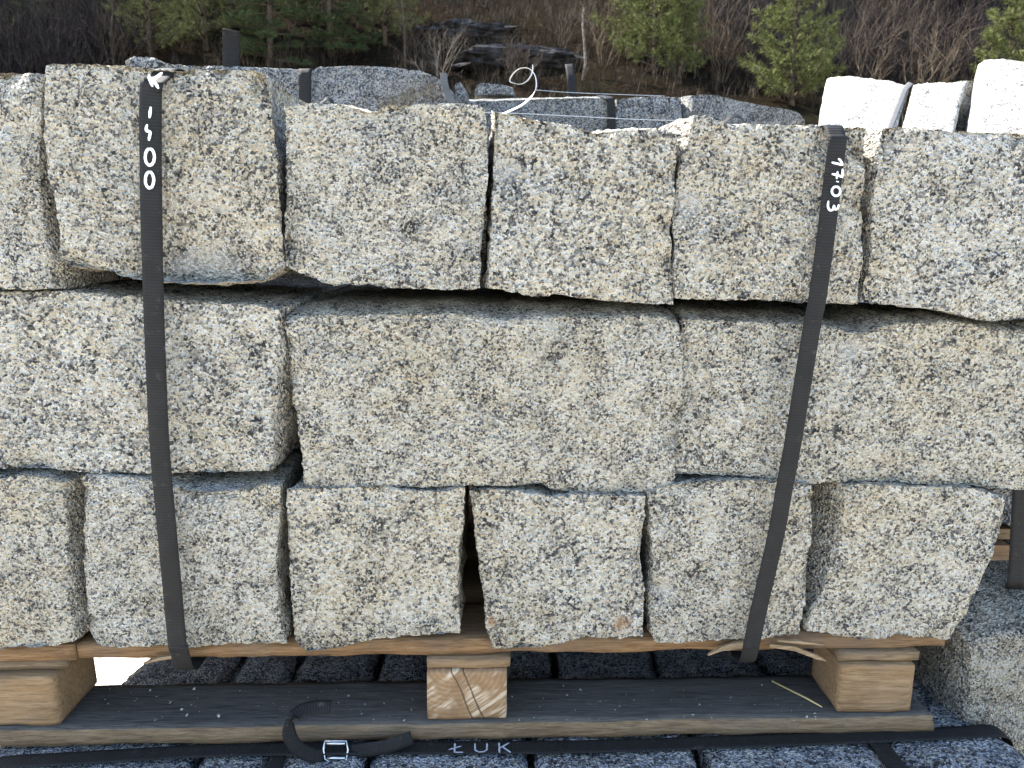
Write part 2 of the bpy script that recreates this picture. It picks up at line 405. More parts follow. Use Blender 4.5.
block('squarish cream granite block right of the lettered K strap, top row',
      [(285, 107), (300, 104.5), (312, 104), (344, 105), (355, 108), (368, 113), (378, 111), (385, 105.5), (411, 105), (450, 104), (477, 105), (485, 109)],
      [(286, 266), (309, 277), (332, 285), (360, 285), (399, 288), (450, 290), (480, 288)],
      [(285, 107), (286.5, 150), (285, 200), (283, 240), (286, 266)],
      [(485, 109), (487, 129), (488, 176), (484, 219), (481, 250), (480, 288)],
      expand=(-.009, -.006, .006, -.002), ex=.9, d0=-.012, depth=.36, seed=13, dents=[(368, 113, 15, .010)])
block('cream granite block with a small ledge chipped at its left, top row',
      [(494, 111), (516, 116), (547, 123), (579, 127), (594, 133), (631, 131), (657, 129), (677, 134)],
      [(489, 287), (505, 290), (516, 293), (538, 298), (555, 294), (589, 299), (624, 302), (650, 304), (674, 305)],
      [(494, 111), (495, 129), (493, 176), (491, 234), (490, 260), (489, 287)],
      [(677, 134), (677, 156), (674, 195), (671, 219), (672, 250), (674, 273), (674, 305)],
      expand=(.004, -.030, .010, -.002), bev=.06, ex=1.0, d0=-.014, depth=.36, seed=14, dents=[(505, 170, 22, .008), (540, 196, 16, -.004)])
block('cream granite block behind the strap dated 17.03, top row',
      [(694, 115), (708, 116), (729, 124), (760, 125), (789, 125), (828, 127), (867, 128)],
      [(675, 298), (700, 299.5), (724, 300), (767, 299.5), (806, 303), (830, 303), (858, 304)],
      [(694, 115), (692, 141), (688, 148), (680, 172), (674, 203), (672.5, 219), (675, 250), (675, 298)],
      [(867, 128), (866, 150), (864, 193), (863, 236), (861, 270), (858, 304)],
      expand=(-.002, -.024, .006, -.002), tl=.036, bev=.05, ex=1.0, d0=-.017, depth=.36, seed=15, dents=[(690, 205, 20, .007)])
block('long-grained granite block filling the right end of the top row',
      [(887, 128), (901, 127), (930, 129), (961, 132), (1024, 134), (1088, 136)],
      [(861, 303), (880, 304), (901, 306), (939, 310), (965, 316), (978, 320), (1004, 322), (1024, 318), (1086, 318)],
      [(887, 128), (883, 142), (877, 172), (873.5, 215), (870, 258), (861, 303)],
      [(1088, 136), (1089, 220), (1086, 318)],
      expand=(.010, 0, .006, -.002), tl=.024, bev=.06, ex=1.0, d0=-.014, depth=.36, seed=16, dents=[(965, 133, 14, .006)])
tag(hewn(lambda a, b: at(a, b, .295), [(122, 72), (126, 60), (134, 56), (147, 57), (160, 60), (170, 64.5), (200, 66), (240, 67), (262, 69)],
     [(120, 200), (190, 203), (262, 200)], [(122, 72), (121, 140), (120, 200)], [(262, 69), (263, 140), (262, 200)], .18, E2, mat=G_GREY, seed=17, expand=(0, 0, .004, 0), depth=.09) if False else hewn(lambda a, b: at(a, b, .27), [(122, 72), (126, 60), (134, 56), (147, 57), (160, 60), (170, 64.5), (200, 66), (240, 67), (262, 69)],
     [(120, 150), (190, 150), (262, 150)], [(122, 72), (121, 110), (120, 150)], [(262, 69), (263, 110), (262, 150)], .12, E2, mat=G_GREY, seed=17, expand=(0, 0, .004, 0)),
    'low grey rock tip peeping over the tall block with the K strap', 'stone block')
RB = [(-60, 130), (135, 330), (335, 520), (525, 760), (765, 1080)]  # unseen blocks added behind the top row, against sunlight leaking through the joints
for i, (a, b_) in enumerate(RB):
    tag(hewn(lambda p, q: at(p, q, .385), [(a, 152), ((a+b_)/2, 150), (b_, 153)], [(a, 286), ((a+b_)/2, 287), (b_, 286)], [(a, 152), (a-1, 220), (a, 286)], [(b_, 153), (b_+1, 220), (b_, 286)],
        .20, E2, seed=40+i, res=.008, mat=G_MAIN), 'unseen granite block added behind the top row to stop leaking sunlight', 'stone block', 'added rear blocks of the top row')
tag(hewn(lambda p, q: at(p, q, .515), [(380, 440), (470, 440), (560, 440)], [(380, 622), (470, 622), (560, 622)], [(380, 440), (379, 530), (380, 622)], [(560, 440), (561, 530), (560, 622)],
    .20, E2, seed=49, res=.008, mat=G_MAIN), 'unseen granite block added to darken the upright gap of the bottom row', 'stone block')  # unseen block added behind the gap to keep sunlight from showing through
# ---- middle row
block('long granite block at the left end of the middle row',
      [(-106, 288), (-40, 290), (0, 292), (39, 292), (78, 293), (145, 299), (195, 303), (240, 304), (278, 308)],
      [(-104, 470), (-40, 469), (0, 468), (59, 469.5), (82, 472), (156, 472.5), (234, 472.5), (269, 471)],
      [(-106, 288), (-108, 380), (-104, 470)],
      [(278, 308), (279, 324), (281, 352), (277, 387), (273, 414), (271, 445), (269, 471)],
      expand=(0, .018, .007, -.002), bev=.10, d0=0, depth=.50, seed=21)
block('longest granite block in the centre of the middle row',
      [(285, 322), (323, 319), (387, 318), (452, 317), (486, 321), (538, 319), (602, 321), (645, 319), (665, 322), (679, 328)],
      [(304, 486), (344, 488.5), (387, 485.5), (422, 486), (465, 485.5), (512, 486), (542, 484), (551, 490.5), (581, 493), (624, 494), (672, 491)],
      [(285, 322), (289, 357), (292, 400), (299, 430), (302, 465), (304, 486)],
      [(679.5, 328), (682.5, 349), (682.5, 392), (679.5, 430), (676, 456), (673.5, 491)],
      expand=(-.002, .0, .018, -.002), bev=.06, d0=-.004, depth=.50, seed=22)
block('long granite block crossed by the leaning strap in the middle row',
      [(681, 322), (700, 322), (731, 324), (777, 325), (831, 328), (850, 335), (863, 337), (873, 332), (909, 324), (962, 325), (1024, 333), (1068, 334)],
      [(673, 474), (700, 475), (731, 476), (767, 479), (816, 484), (859, 480.5), (909, 483), (966, 486), (1022, 491), (1062, 492)],
      [(681, 322), (682.5, 349), (681.5, 392), (678.5, 430), (673, 474)],
      [(1068, 334), (1066, 420), (1062, 492)],
      expand=(.0, 0, .012, -.002), bev=.05, d0=0, depth=.50, seed=23, dents=[(852, 350, 18, .009)])
# ---- bottom row
block('granite block cut by the left edge of the photo, bottom row',
      [(-94, 474), (-40, 475), (0, 478), (30, 476), (64, 483)], [(-90, 650), (-40, 648), (0, 650), (20, 647), (40, 648.5), (60, 645), (74, 641)],
      [(-94, 474), (-95, 560), (-90, 650)], [(64, 483), (66, 520), (67, 560), (68, 590), (72, 620), (74, 641)],
      expand=(0, .020, .004, 0), bev=.12, ex=.9, d0=-.012, depth=.50, seed=31)
block('granite block with a hollow shoulder under the left strap, bottom row',
      [(83, 477), (120, 478), (150, 482), (185, 492), (201, 494), (241, 491), (265, 486), (280, 488)],
      [(96, 645), (108, 648), (120, 649), (140, 646), (160, 645), (193, 648), (215, 645), (241, 642.5), (287, 644)],
      [(83, 477), (86, 520), (84, 560), (86, 600), (88, 632), (96, 645)], [(280, 488), (279, 520), (277, 560), (277, 600), (281, 620), (287, 644)],
      expand=(-.004, -.003, .006, .0), bev=.05, d0=-.010, depth=.50, seed=32, dents=[(215, 486, 32, .014)])
block('granite block left of the dark upright gap, bottom row',
      [(286, 490), (310, 489), (360, 488), (380, 487), (416, 491), (440, 491), (465, 488)],
      [(293, 638), (297, 645), (305, 652), (330, 650), (341, 648.5), (361, 642), (400, 636.5), (430, 635), (460, 634)],
      [(286, 490), (287, 540), (290, 580), (292, 610), (293, 638)], [(465, 488), (463.5, 520), (459, 548), (458, 580), (460, 610), (460, 634)],
      expand=(-.004, -.003, .002, 0), d0=-.012, depth=.50, seed=33)
block('yellow-tinged granite block with a rust spot, bottom row',
      [(469, 492), (490, 490), (520, 492), (555, 498), (577, 494), (600, 494), (621, 495), (645, 495)],
      [(493, 649), (510, 650), (532, 648), (556, 644.5), (570, 639), (585, 636.5), (617, 637), (642, 634)],
      [(469, 492), (472, 512), (478, 560), (483.5, 600), (487.5, 632), (493, 649)], [(645, 495), (643, 524), (641, 560), (645, 592), (643, 615), (642, 634)],
      expand=(-.003, -.003, .002, 0), d0=-.011, depth=.50, seed=34, stain=[(619, 622, 11), (492, 621, 5)])
block('granite block crossed by the leaning strap, bottom row',
      [(649, 493), (673, 485), (700, 483), (740, 481), (780, 482), (812, 486)],
      [(655, 642.5), (681, 642.5), (721, 640.5), (764, 639.5), (780, 637), (799, 635)],
      [(649, 493), (650, 520), (653, 552), (655, 584), (651, 610), (650, 630), (655, 642.5)], [(812, 486), (812, 520), (808, 560), (807, 590), (805, 608), (799, 635)],
      expand=(.002, -.003, .002, 0), d0=-.011, depth=.50, seed=35, dents=[(668, 592, 14, .006)])
block('wedge-shaped granite block leaning at the right end, bottom row',
      [(846, 486), (870, 484), (900, 486), (960, 488), (985, 491), (1007, 499)],
      [(808, 632), (820, 633), (832, 635.5), (860, 640), (900, 636), (925, 637), (940, 639.6), (951, 639)],
      [(846, 486), (844, 520), (838, 552), (828, 580), (820, 600), (810, 620), (808, 632)], [(1007, 499), (1001, 532), (993, 556), (977, 584), (969, 608), (955, 630), (951, 639)],
      expand=(.026, 0, .004, 0), bev=.14, ex=.9, d0=-.013, depth=.50, seed=36)

# ---------------------------------------------------------------- pallet
def board(name, s0, s1, d0, d1, z0, z1, mat, parent, seed=0, wob=.0015, cell=.012, mats=None, topmat=None, ragged=0.0):
    """a rough sawn board in stack coordinates (s along, d back, z up) with worn arrises"""
    rng = random.Random(seed); off = Vector((rng.random()*30, rng.random()*30, rng.random()*30))
    nx = max(2, int((s1-s0)/cell)); ny = max(2, int((d1-d0)/cell)); nz = max(2, int((z1-z0)/cell*1.5))
    idx = {}; V = []
    for k in range(nz+1):
        for j in range(ny+1):
            for i in range(nx+1):
                if not (i in (0, nx) or j in (0, ny) or k in (0, nz)): continue
                a = [s0+(s1-s0)*i/nx, d0+(d1-d0)*j/ny, z0+(z1-z0)*k/nz]
                q = Vector(a)
                n3 = noise.noise_vector(q*14+off)*wob+noise.noise_vector(q*60+off)*wob*.4
                ex = (i in (0, nx))+(j in (0, ny))+(k in (0, nz))
                if ex >= 2:
                    c = (.0012+.0012*noise.noise(q*30+off))
                    if i == 0: a[0] += c
                    if i == nx: a[0] -= c
                    if j == 0: a[1] += c
                    if j == ny: a[1] -= c
                    if k == 0: a[2] += c
                    if k == nz: a[2] -= c
                if ragged and i in (0, nx): a[0] += ragged*noise.noise(q*90+off)
                idx[(i, j, k)] = len(V); V.append(W(a[0]+n3.x, a[1]+n3.y, a[2]+n3.z))
    Fs = []; fm = []
    def q4(m, *c): Fs.append(tuple(idx[x] for x in c)); fm.append(m)
    for j in range(ny):
        for i in range(nx):
            q4(0, (i, j, 0), (i, j+1, 0), (i+1, j+1, 0), (i+1, j, 0)); q4(1 if topmat else 0, (i, j, nz), (i+1, j, nz), (i+1, j+1, nz), (i, j+1, nz))
    for k in range(nz):
        for i in range(nx):
            q4(0, (i, 0, k), (i+1, 0, k), (i+1, 0, k+1), (i, 0, k+1)); q4(0, (i, ny, k), (i, ny, k+1), (i+1, ny, k+1), (i+1, ny, k))
        for j in range(ny):
            q4(0, (0, j, k), (0, j, k+1), (0, j+1, k+1), (0, j+1, k)); q4(0, (nx, j, k), (nx, j+1, k), (nx, j+1, k+1), (nx, j, k+1))
    return link(name, V, Fs, None, parent, True, mats=[mat]+([topmat] if topmat else []), fm=fm)
def sx(px, py, d=0): return loc(at(px, py, d))[0]
def zx(px, py, d=0): return loc(at(px, py, d))[2]
ZD0 = zx(470, 657, -.004); ZD1 = zx(470, 641, -.004)     # deck board bottom / top
ZB0 = zx(470, 740, -.012); ZB1 = zx(470, 723, -.012)   # bottom board
ZS0 = ZD0-.016
LOW = ZB0-.003                                            # top of the lower stack
pal = tag(empty('wooden_pallet', W(.0, .2, ZB0)), 'brown wooden pallet with three blocks carrying the big granite stack', 'pallet')
sl, sr = sx(-70, 655), sx(945, 655)
sm = sx(76, 655)
board('deck_board', sl, sm-.001, -.001, .10, ZD0, ZD1, WOOD_X, pal, 1, .002)
board('deck_board', sm+.001, sr, .000, .10, ZD0+.001, ZD1+.001, WOOD_X, pal, 2, .0022)
for i, d in enumerate((.13, .26, .39)): board('deck_board', sl+.004, sr-.006, d, d+.10, ZD0, ZD1, WOOD_X, pal, 3+i, .0015, .03)
# stringers and blocks
bk = [(-42, 57, -.006), (427, 507, -.008), (838, 913, -.006)]
for i, (a, b_, d) in enumerate(bk):
    s0, s1 = sx(a, 700, d), sx(b_, 700, d)
    board('stringer', s0-.002 if i != 1 else s0-.001, s1+(.010 if i == 0 else .005), d+.004 if i else d+.012, .49, ZS0, ZD0-.0015, WOOD_GREY if i != 1 else WOOD_END, pal, 20+i, .001)
    for q, dd in enumerate((d, .36)):
        board('block', s0, s1, dd, dd+(.088 if i else .098), ZB1+.0015, ZS0-.0015, ENDG if i == 1 else WOOD_END, pal, 30+i*3+q, .0014, .009)
bl, br = sx(-95, 730, -.012), sx(934, 722, -.012)
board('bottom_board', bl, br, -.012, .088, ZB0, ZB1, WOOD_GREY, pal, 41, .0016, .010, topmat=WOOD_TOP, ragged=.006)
board('bottom_board', bl, br, .36, .48, ZB0, ZB1, WOOD_GREY, pal, 42, .0016, .03)
# torn splinters under the deck board
def splinter(pxs, th, d):
    m = MB()
    pts = [at(x, y, d) for x, y in pxs]
    n = len(pts); 
    for (p, q, wa, wb) in [(pts[i], pts[i+1], th[i], th[i+1]) for i in range(n-1)]:
        up = Vector((0, 0, 1)); bk_ = E2*.004
        m.add([p-up*wa, q-up*wb, q+up*wb, p+up*wa, p-up*wa+bk_, q-up*wb+bk_, q+up*wb+bk_, p+up*wa+bk_],
              [(0, 1, 2, 3), (4, 7, 6, 5), (0, 4, 5, 1), (3, 2, 6, 7), (0, 3, 7, 4), (1, 5, 6, 2)])
    return m.build('splinter', SPL, pal, False)
SPL = wood('fresh_split_wood', (.28, .20, .115), (.34, .26, .16), (.20, .13, .07), 0, dirt=.15)
splinter([(708, 655.5), (722, 649), (736, 646), (748, 645)], (.0006, .003, .005, .0045), -.011)
splinter([(770, 646), (795, 649), (818, 658), (826, 661)], (.002, .003, .0026, .0006), -.011)
splinter([(778, 641), (800, 642.5), (824, 645)], (.001, .002, .0005), -.012)
splinter([(143, 664), (158, 659.5), (174, 657)], (.0006, .0022, .002), -.010)
# straw lying on the bottom board
m = MB(); p0 = atz(772, 681, ZB1+.004); p1 = atz(806, 698, ZB1+.003); p2 = atz(822, 707, ZB1+.003); m.tube([p0, p1, p2], [.0012, .0014, .0008], 5)
STRAW = plain('dry_straw', (.45, .36, .16), .8)
tag(m.build('dry_stalk', STRAW), 'thin dry yellow stalk lying on the dark bottom board', 'plant stalk')

# chips and grit that fell on the bottom board
m = MB(); rng = random.Random(3)
for _ in range(170):
    px_, py_ = rng.uniform(100, 830), rng.uniform(684, 721)
    p = atz(px_, py_, ZB1+.0016); r_ = rng.choice((.0006, .0008, .001, .0012, .0022))*rng.uniform(.7, 1.4)
    V = [p+Vector((rng.uniform(-1, 1), rng.uniform(-1, 1), rng.uniform(-.2, .9))).normalized()*r_*rng.uniform(.6, 1.3) for _ in range(6)]
    m.add(V, [(0, 1, 2), (0, 2, 3), (0, 3, 4), (0, 4, 1), (5, 2, 1), (5, 3, 2), (5, 4, 3), (5, 1, 4)])
tag(m.build('stone_grit', plain('grit', (.34, .32, .28), .9, 0, .4, 300), None, False), 'stone chips and grit on the bottom board', None, None, 'stuff')
# ---------------------------------------------------------------- straps
def ribbon(name, pts, wid, halfw, mat, parent=None, th=.0011, nw=4, cup=0.0):
    """pts: 3D centre line; wid: width direction(s); a solid woven ribbon with UV in metres"""
    pts = [Vector(p) for p in pts]; n = len(pts)
    if isinstance(wid, Vector): wid = [wid]*n
    if isinstance(halfw, (int, float)): halfw = [halfw]*n
    V = []; UV = []; L = 0
    for i, p in enumerate(pts):
        if i: L += (p-pts[i-1]).length
        t = (pts[min(i+1, n-1)]-pts[max(i-1, 0)]).normalized()
        w = (wid[i]-t*wid[i].dot(t)).normalized(); nn = t.cross(w).normalized()
        for side in (1, -1):
            for k in range(nw+1):
                f = (k/nw*2-1)
                V.append(p+w*(f*halfw[i])+nn*(side*th*.5*(1 if 0 < k < nw else .55)+cup*(1-f*f))); UV.append((f*halfw[i], L))
    m = 2*(nw+1); Fs = []
    for i in range(n-1):
        a, b = i*m, (i+1)*m
        for k in range(nw):
            Fs.append((a+k, a+k+1, b+k+1, b+k)); q = nw+1
            Fs.append((a+q+k+1, a+q+k, b+q+k, b+q+k+1))
        Fs.append((a, b, b+nw+1, a+nw+1)); Fs.append((a+nw, a+2*nw+1, b+2*nw+1, b+nw))
    for base, rev in ((0, False), ((n-1)*m, True)):
        for k in range(nw):
            f = (base+k, base+nw+1+k, base+nw+2+k, base+k+1); Fs.append(f[::-1] if rev else f)
    o = link(name, V, Fs, mat, parent, True)
    uvl = o.data.uv_layers.new(name='UVMap')
    for lp in o.data.loops: uvl.data[lp.index].uv = UV[lp.vertex_index]
    return o
def spline(P, k=6):
    out = []
    P = [Vector(p) for p in P]
    for i in range(len(P)-1):
        a, b, c, d = P[max(i-1, 0)], P[i], P[i+1], P[min(i+2, len(P)-1)]
        for j in range(k):
            t = j/k
            out.append(.5*((2*b)+(c-a)*t+(2*a-5*b+4*c-d)*t*t+(3*b-a-3*c+d)*t**3))
    out.append(P[-1]); return out
def strokes_mesh(lines, nrm, rad, seed=1):
    rng = random.Random(seed); m = MB()
    for si, pts in enumerate(lines):
        P = [Vector(p) for p in pts]; Q = [P[0]]
        for a, b in zip(P, P[1:]):
            n = max(1, int((b-a).length/.0010)); Q += [a.lerp(b, (k+1)/n) for k in range(n)]
        L = []; Rr = []; ph = rng.random()*20
        for k, p in enumerate(Q):
            t = (Q[min(k+1, len(Q)-1)]-Q[max(k-1, 0)]).normalized(); n_ = t.cross(nrm).normalized()
            e = min(k, len(Q)-1-k); w_ = rad*(.45, .85, 1.0)[min(e, 2)]*(1+.32*noise.noise(Vector((k*.45+ph, si, seed))))
            w2 = rad*(.45, .85, 1.0)[min(e, 2)]*(1+.32*noise.noise(Vector((k*.45+ph, si, seed+9))))
            if e == 0: p = p+t*(rad*.5 if k else -rad*.5)
            L.append(p+n_*w_+nrm*(.0003+.00012*si)); Rr.append(p-n_*w2+nrm*(.0003+.00012*si))
        n = len(Q); m.add(L+Rr, [(k, k+1, n+k+1, n+k) for k in range(n-1)])
    return m
def marker(strokes, d, rad, parent, mat):
    lines = []
    for st in strokes:
        pts = [at(x, y, d) for x, y in st]
        lines.append(spline(pts, 4) if len(pts) > 2 else pts)
    return strokes_mesh(lines, -E2, rad, len(strokes)).build('marker_lettering', mat, parent, False)
def ell(cx, cy, rx, ry, n=14): return [(cx+rx*math.sin(2*math.pi*i/n), cy-ry*math.cos(2*math.pi*i/n)) for i in range(n+1)]
DS = -.034
zt = zx(156, 66, 0)
ls = [at(x, y, DS) for x, y in [(152.5, 84), (150.5, 98), (151, 195), (153.5, 300), (156, 367), (159.5, 445), (166, 520), (171.5, 580), (177, 640), (179.5, 651)]]
s_, d_, z_ = loc(ls[-1]); under = [W(s_+.001, DS+.012, ZD0-.001), W(s_+.002, .02, ZD0-.005), W(s_+.003, .09, ZD0-.007)]
s_, d_, z_ = loc(at(155, 74, DS)); top = [W(s_+.004, .30, zt+.001), W(s_+.003, .15, zt), W(s_+.002, .05, zt-.002), W(s_+.001, 0, zt-.003), W(s_, -.020, z_-.0005), W(s_-.002, -.030, z_-.007)]
pts = spline(top+ls+under, 5)
strapL = ribbon('lashing_strap', pts, E1, [.0118 if loc(p)[2] > zx(0, 250) else .0114 for p in pts], STRAP, nw=5, cup=.0006)
tag(strapL, 'black woven strap lettered K 1500 down the left of the stack', 'strap')
DM = DS-.0018
marker([[(149, 75), (150, 80), (152.5, 86)], [(150, 81), (157, 77), (162, 73)], [(152, 80), (156, 84), (158.5, 88)]], -.0366, .0016, strapL, CHALK)
marker([[(150.8, 107.5), (150.3, 112), (149.6, 117.5)], [(147.3, 125), (146.2, 130), (150.3, 132.2), (149.8, 136), (149, 140)], ell(150, 157, 4.6, 8.2), ell(149.8, 180, 4.2, 8)], DM, .00155, strapL, CHALK)
rs = [at(x, y, DS) for x, y in [(837.5, 140), (833.5, 172), (828.5, 215), (823, 258), (817, 301), (812.5, 323), (802, 387), (792, 448), (784, 490), (776, 535), (761, 600), (752, 642), (751, 648)]]
zt = zx(838, 126, 0)
s_, d_, z_ = loc(rs[-1]); under = [W(s_-.001, DS+.012, ZD0-.001), W(s_-.001, .02, ZD0-.005), W(s_-.001, .09, ZD0-.007)]
s_, d_, z_ = loc(at(838.3, 130, DS)); top = [W(s_+.004, .34, zt+.002), W(s_+.003, .15, zt+.001), W(s_+.002, .05, zt), W(s_+.001, 0, zt-.001), W(s_, -.020, zt-.003), W(s_, -.030, z_-.005)]
pts = spline(top+rs+under, 5)
strapR = ribbon('lashing_strap', pts, E1, .0104, STRAP, nw=5, cup=.0006)
tag(strapR, 'black woven strap dated 17.03 leaning down the right of the stack', 'strap')
def z6(l): return [(790+x/4.376, 40+y/4.376) for x, y in l]
marker([z6([(184, 536), (206, 541), (230, 547)]), z6([(230, 547), (222, 530), (212, 520)]), z6([(229, 566), (229, 582), (228, 600)]), z6([(228, 600), (206, 591), (184, 587)]), z6([(207, 577), (205, 590), (203, 606)]),
        z6([(203, 619), (210, 621)]), ell(790+200/4.376, 40+662/4.376, 4.2, 4.6), z6([(166, 706), (164, 728), (172, 744), (186, 742), (190, 726), (196, 740), (206, 738), (211, 722)])], DM, .00125, strapR, CHALK)
# upright strap tail behind the tall block
p = [at(231, y, dd) for y, dd in ((80, .285), (66, .285), (50, .283), (38, .280), (30, .276))]
tag(ribbon('strap_tail', spline(p, 3), E1, [.0118]*13, STRAP), 'short black strap end standing upright behind the tall top block', 'strap')

# ---------------------------------------------------------------- lower stack under the pallet (tops in the shade)
LG = 'granite blocks of the lower stack under the pallet'
def lowblock(label, quad, h=.21, seed=1, mat=None, group=LG, lumps=1.0, zt=None):
    """quad: four picture points of the block's top (far left, far right, near right, near left) or stack coordinates"""
    zt = LOW if zt is None else zt
    P = [atz(x, y, zt) if len(q) == 2 else W(q[0], q[1], zt) for q in quad for x, y in [q[:2]]]
    rng = random.Random(seed); off = Vector((rng.random()*40, rng.random()*40, 0))
    n1 = max(8, int((P[1]-P[0]).length/.006)); n2 = max(8, int((P[3]-P[0]).length/.006)); n3 = 8
    idx = {}; V = []
    for k in range(n3+1):
        for j in range(n2+1):
            for i in range(n1+1):
                if not (i in (0, n1) or j in (0, n2) or k in (0, n3)): continue
                u, v = i/n1, j/n2
                q = P[0]*(1-u)*(1-v)+P[1]*u*(1-v)+P[3]*(1-u)*v+P[2]*u*v
                q = q-Vector((0, 0, h*(k/n3)**1.6))
                nv_ = noise.noise_vector(q*22+off)*.004+noise.noise_vector(q*80+off)*.0022
                dz = 0
                if k == 0:
                    e = min(i, n1-i, j, n2-j)
                    dz = -(max(0, 3-e)**2)*.0009+nv_.z*lumps-.002
                    if e == 0: q += Vector((nv_.x, nv_.y, 0))*1.4
                else: q += Vector((nv_.x, nv_.y, 0))*1.4
                idx[(i, j, k)] = len(V); V.append(q+Vector((0, 0, dz)))
    Fs = []
    def q4(*c): Fs.append(tuple(idx[x] for x in c))
    for j in range(n2):
        for i in range(n1):
            q4((i, j, 0), (i, j+1, 0), (i+1, j+1, 0), (i+1, j, 0)); q4((i, j, n3), (i+1, j, n3), (i+1, j+1, n3), (i, j+1, n3))
    for k in range(n3):
        for i in range(n1): q4((i, 0, k), (i+1, 0, k), (i+1, 0, k+1), (i, 0, k+1)); q4((i, n2, k), (i, n2, k+1), (i+1, n2, k+1), (i+1, n2, k))
        for j in range(n2): q4((0, j, k), (0, j, k+1), (0, j+1, k+1), (0, j+1, k)); q4((n1, j, k), (n1, j+1, k), (n1, j+1, k+1), (n1, j, k+1))
    return tag(link('granite_block', V, Fs, mat or G_GREY), label, 'stone block', group)
def nearp(px, py, d): # stack coords of a joint seen at (px,py) on the lower top, carried along the view's depth lines to depth d
    return loc(atz(px, py, LOW))[0]
js = [nearp(-60, 755, 0), nearp(-9, 755, 0), nearp(202, 748, 0), nearp(274, 750, 0), nearp(371, 750, 0), nearp(530, 755, 0), nearp(702, 755, 0), nearp(884, 752, 0), nearp(1012, 745, 0)]
g = .004
lows = ['shaded grey block at the lower left corner under the strap', 'narrow shaded block left of the steel buckle', 'shaded block under the steel buckle',
        'shaded block under the strap lettered LUK', 'shaded block right of the lettering on the lower strap', 'shaded block in the lower row under the right pallet block', 'rounded shaded block at the right end of the lower stack']
fr = -.16
for i in range(1, len(js)-1):
    a, b_ = js[i]+g, js[i+1]-g
    q = [(a, .084, 0), (b_, .086, 0), (b_-.004, fr, 0), (a+.004, fr, 0)]
    if i == 7: q = [(a, .30, 0), (b_-.05, .29, 0), (b_+.03, fr, 0), (a+.02, fr, 0)]
    if i == 1: q = [(a+.012, .08, 0), (b_, .084, 0), (b_, fr, 0), (a-.06, fr, 0)]
    lowblock(lows[i-1], q, seed=60+i)
# second row seen through the pallet
js2 = [loc(atz(x, 668, LOW))[0] for x in (100, 232, 294, 376, 432, 555, 660, 768, 880)]
l2 = ['dark block seen under the pallet beside the white patch', 'dark block behind the left pallet opening, second from the white patch', 'dark block deep under the pallet, left of the centre block',
      'dark block partly behind the centre pallet block', 'dark block right behind the centre pallet block', 'dark block in the middle of the right pallet opening', 'dark block under the right half of the pallet',
      'dark block behind the right pallet block']
for i in range(len(js2)-1):
    a, b_ = js2[i]+g, js2[i+1]-g
    q = [(a, .42, 0), (b_, .42, 0), (b_, .096, 0), (a, .098, 0)]
    if i == 0: q = [(172, 634), (b_, .42, 0), (b_, .096, 0), (114, 686)]
    lowblock(l2[i], q, seed=80+i, zt=LOW-.004)
# lower rows (only seen from a step aside)
proto = None
for r_ in (1, 2):
    for i in range(5):
        s0 = sl+.02+i*.245
        if proto is None:
            proto = lowblock('granite block in the rows below the pallet', [(s0, .42, 0), (s0+.235, .42, 0), (s0+.235, -.15, 0), (s0, -.15, 0)], h=.215, seed=99, zt=LOW-.225)
            base = proto.location.copy(); o = proto
        else: o = proto.copy(); COL.objects.link(o)
        o.location = base+E1*(i*.245)-Vector((0, 0, (r_-1)*.222))
        tag(o, 'granite block in the rows below the pallet', 'stone block', 'granite blocks in the lowest rows')
# straps lying on the lower stack
zs = LOW+.0035
P = [atz(x, y, zs) for x, y in [(-40, 773), (0, 763), (60, 759), (130, 755), (200, 751), (280, 749), (330, 748.5), (400, 748), (480, 747.5), (560, 747), (640, 745), (740, 741.5), (860, 737), (960, 732.5), (996, 731)]]
P.append(P[-1]+Vector((.02, .004, -.02))); P.append(P[-2]+Vector((.03, .006, -.10)))
lowstrap = ribbon('lashing_strap', spline(P, 4), E2, .0125, STRAP, nw=5)
tag(lowstrap, 'dark strap with faded LUK lettering lying along the lower blocks', 'strap')
def flatmarker(strokes, z, rad, parent, mat):
    return strokes_mesh([[atz(x, y, z) for x, y in st] for st in strokes], Vector((0, 0, 1)), rad, 5).build('marker_lettering', mat, parent, False)
zz = zs+.0009
flatmarker([[(455, 743.5), (454.5, 752.5)], [(454.5, 752.5), (463, 752.5)], [(449, 750), (461, 746.5)], [(475, 744), (475, 750.5), (479, 752.5), (484, 752), (487, 750), (487, 744)],
            [(499, 743.5), (499.5, 753)], [(509, 743.5), (500, 748.5)], [(502.5, 747.5), (510.5, 753)]], zz, .0011, lowstrap, CHALK_OLD)
def cross(px, py, wpx, label):
    s_ = loc(atz(px, py, LOW))[0]
    pts = spline([W(s_-.004*0+(.0), .14, LOW-.004), W(s_, .0, LOW+.0015), W(s_+.001, -.06, LOW+.0012), W(s_+.001, -.15, LOW+.001), W(s_+.001, -.166, LOW-.006), W(s_+.001, -.168, LOW-.09), W(s_+.001, -.168, LOW-.3)], 4)
    return tag(ribbon('lashing_strap', pts, E1, wpx, STRAP), label, 'strap')
cross(279, 755, .010, 'black strap crossing the lower blocks left of the buckle')
cross(884, 752, .0125, 'black strap crossing the lower blocks below the right pallet block')
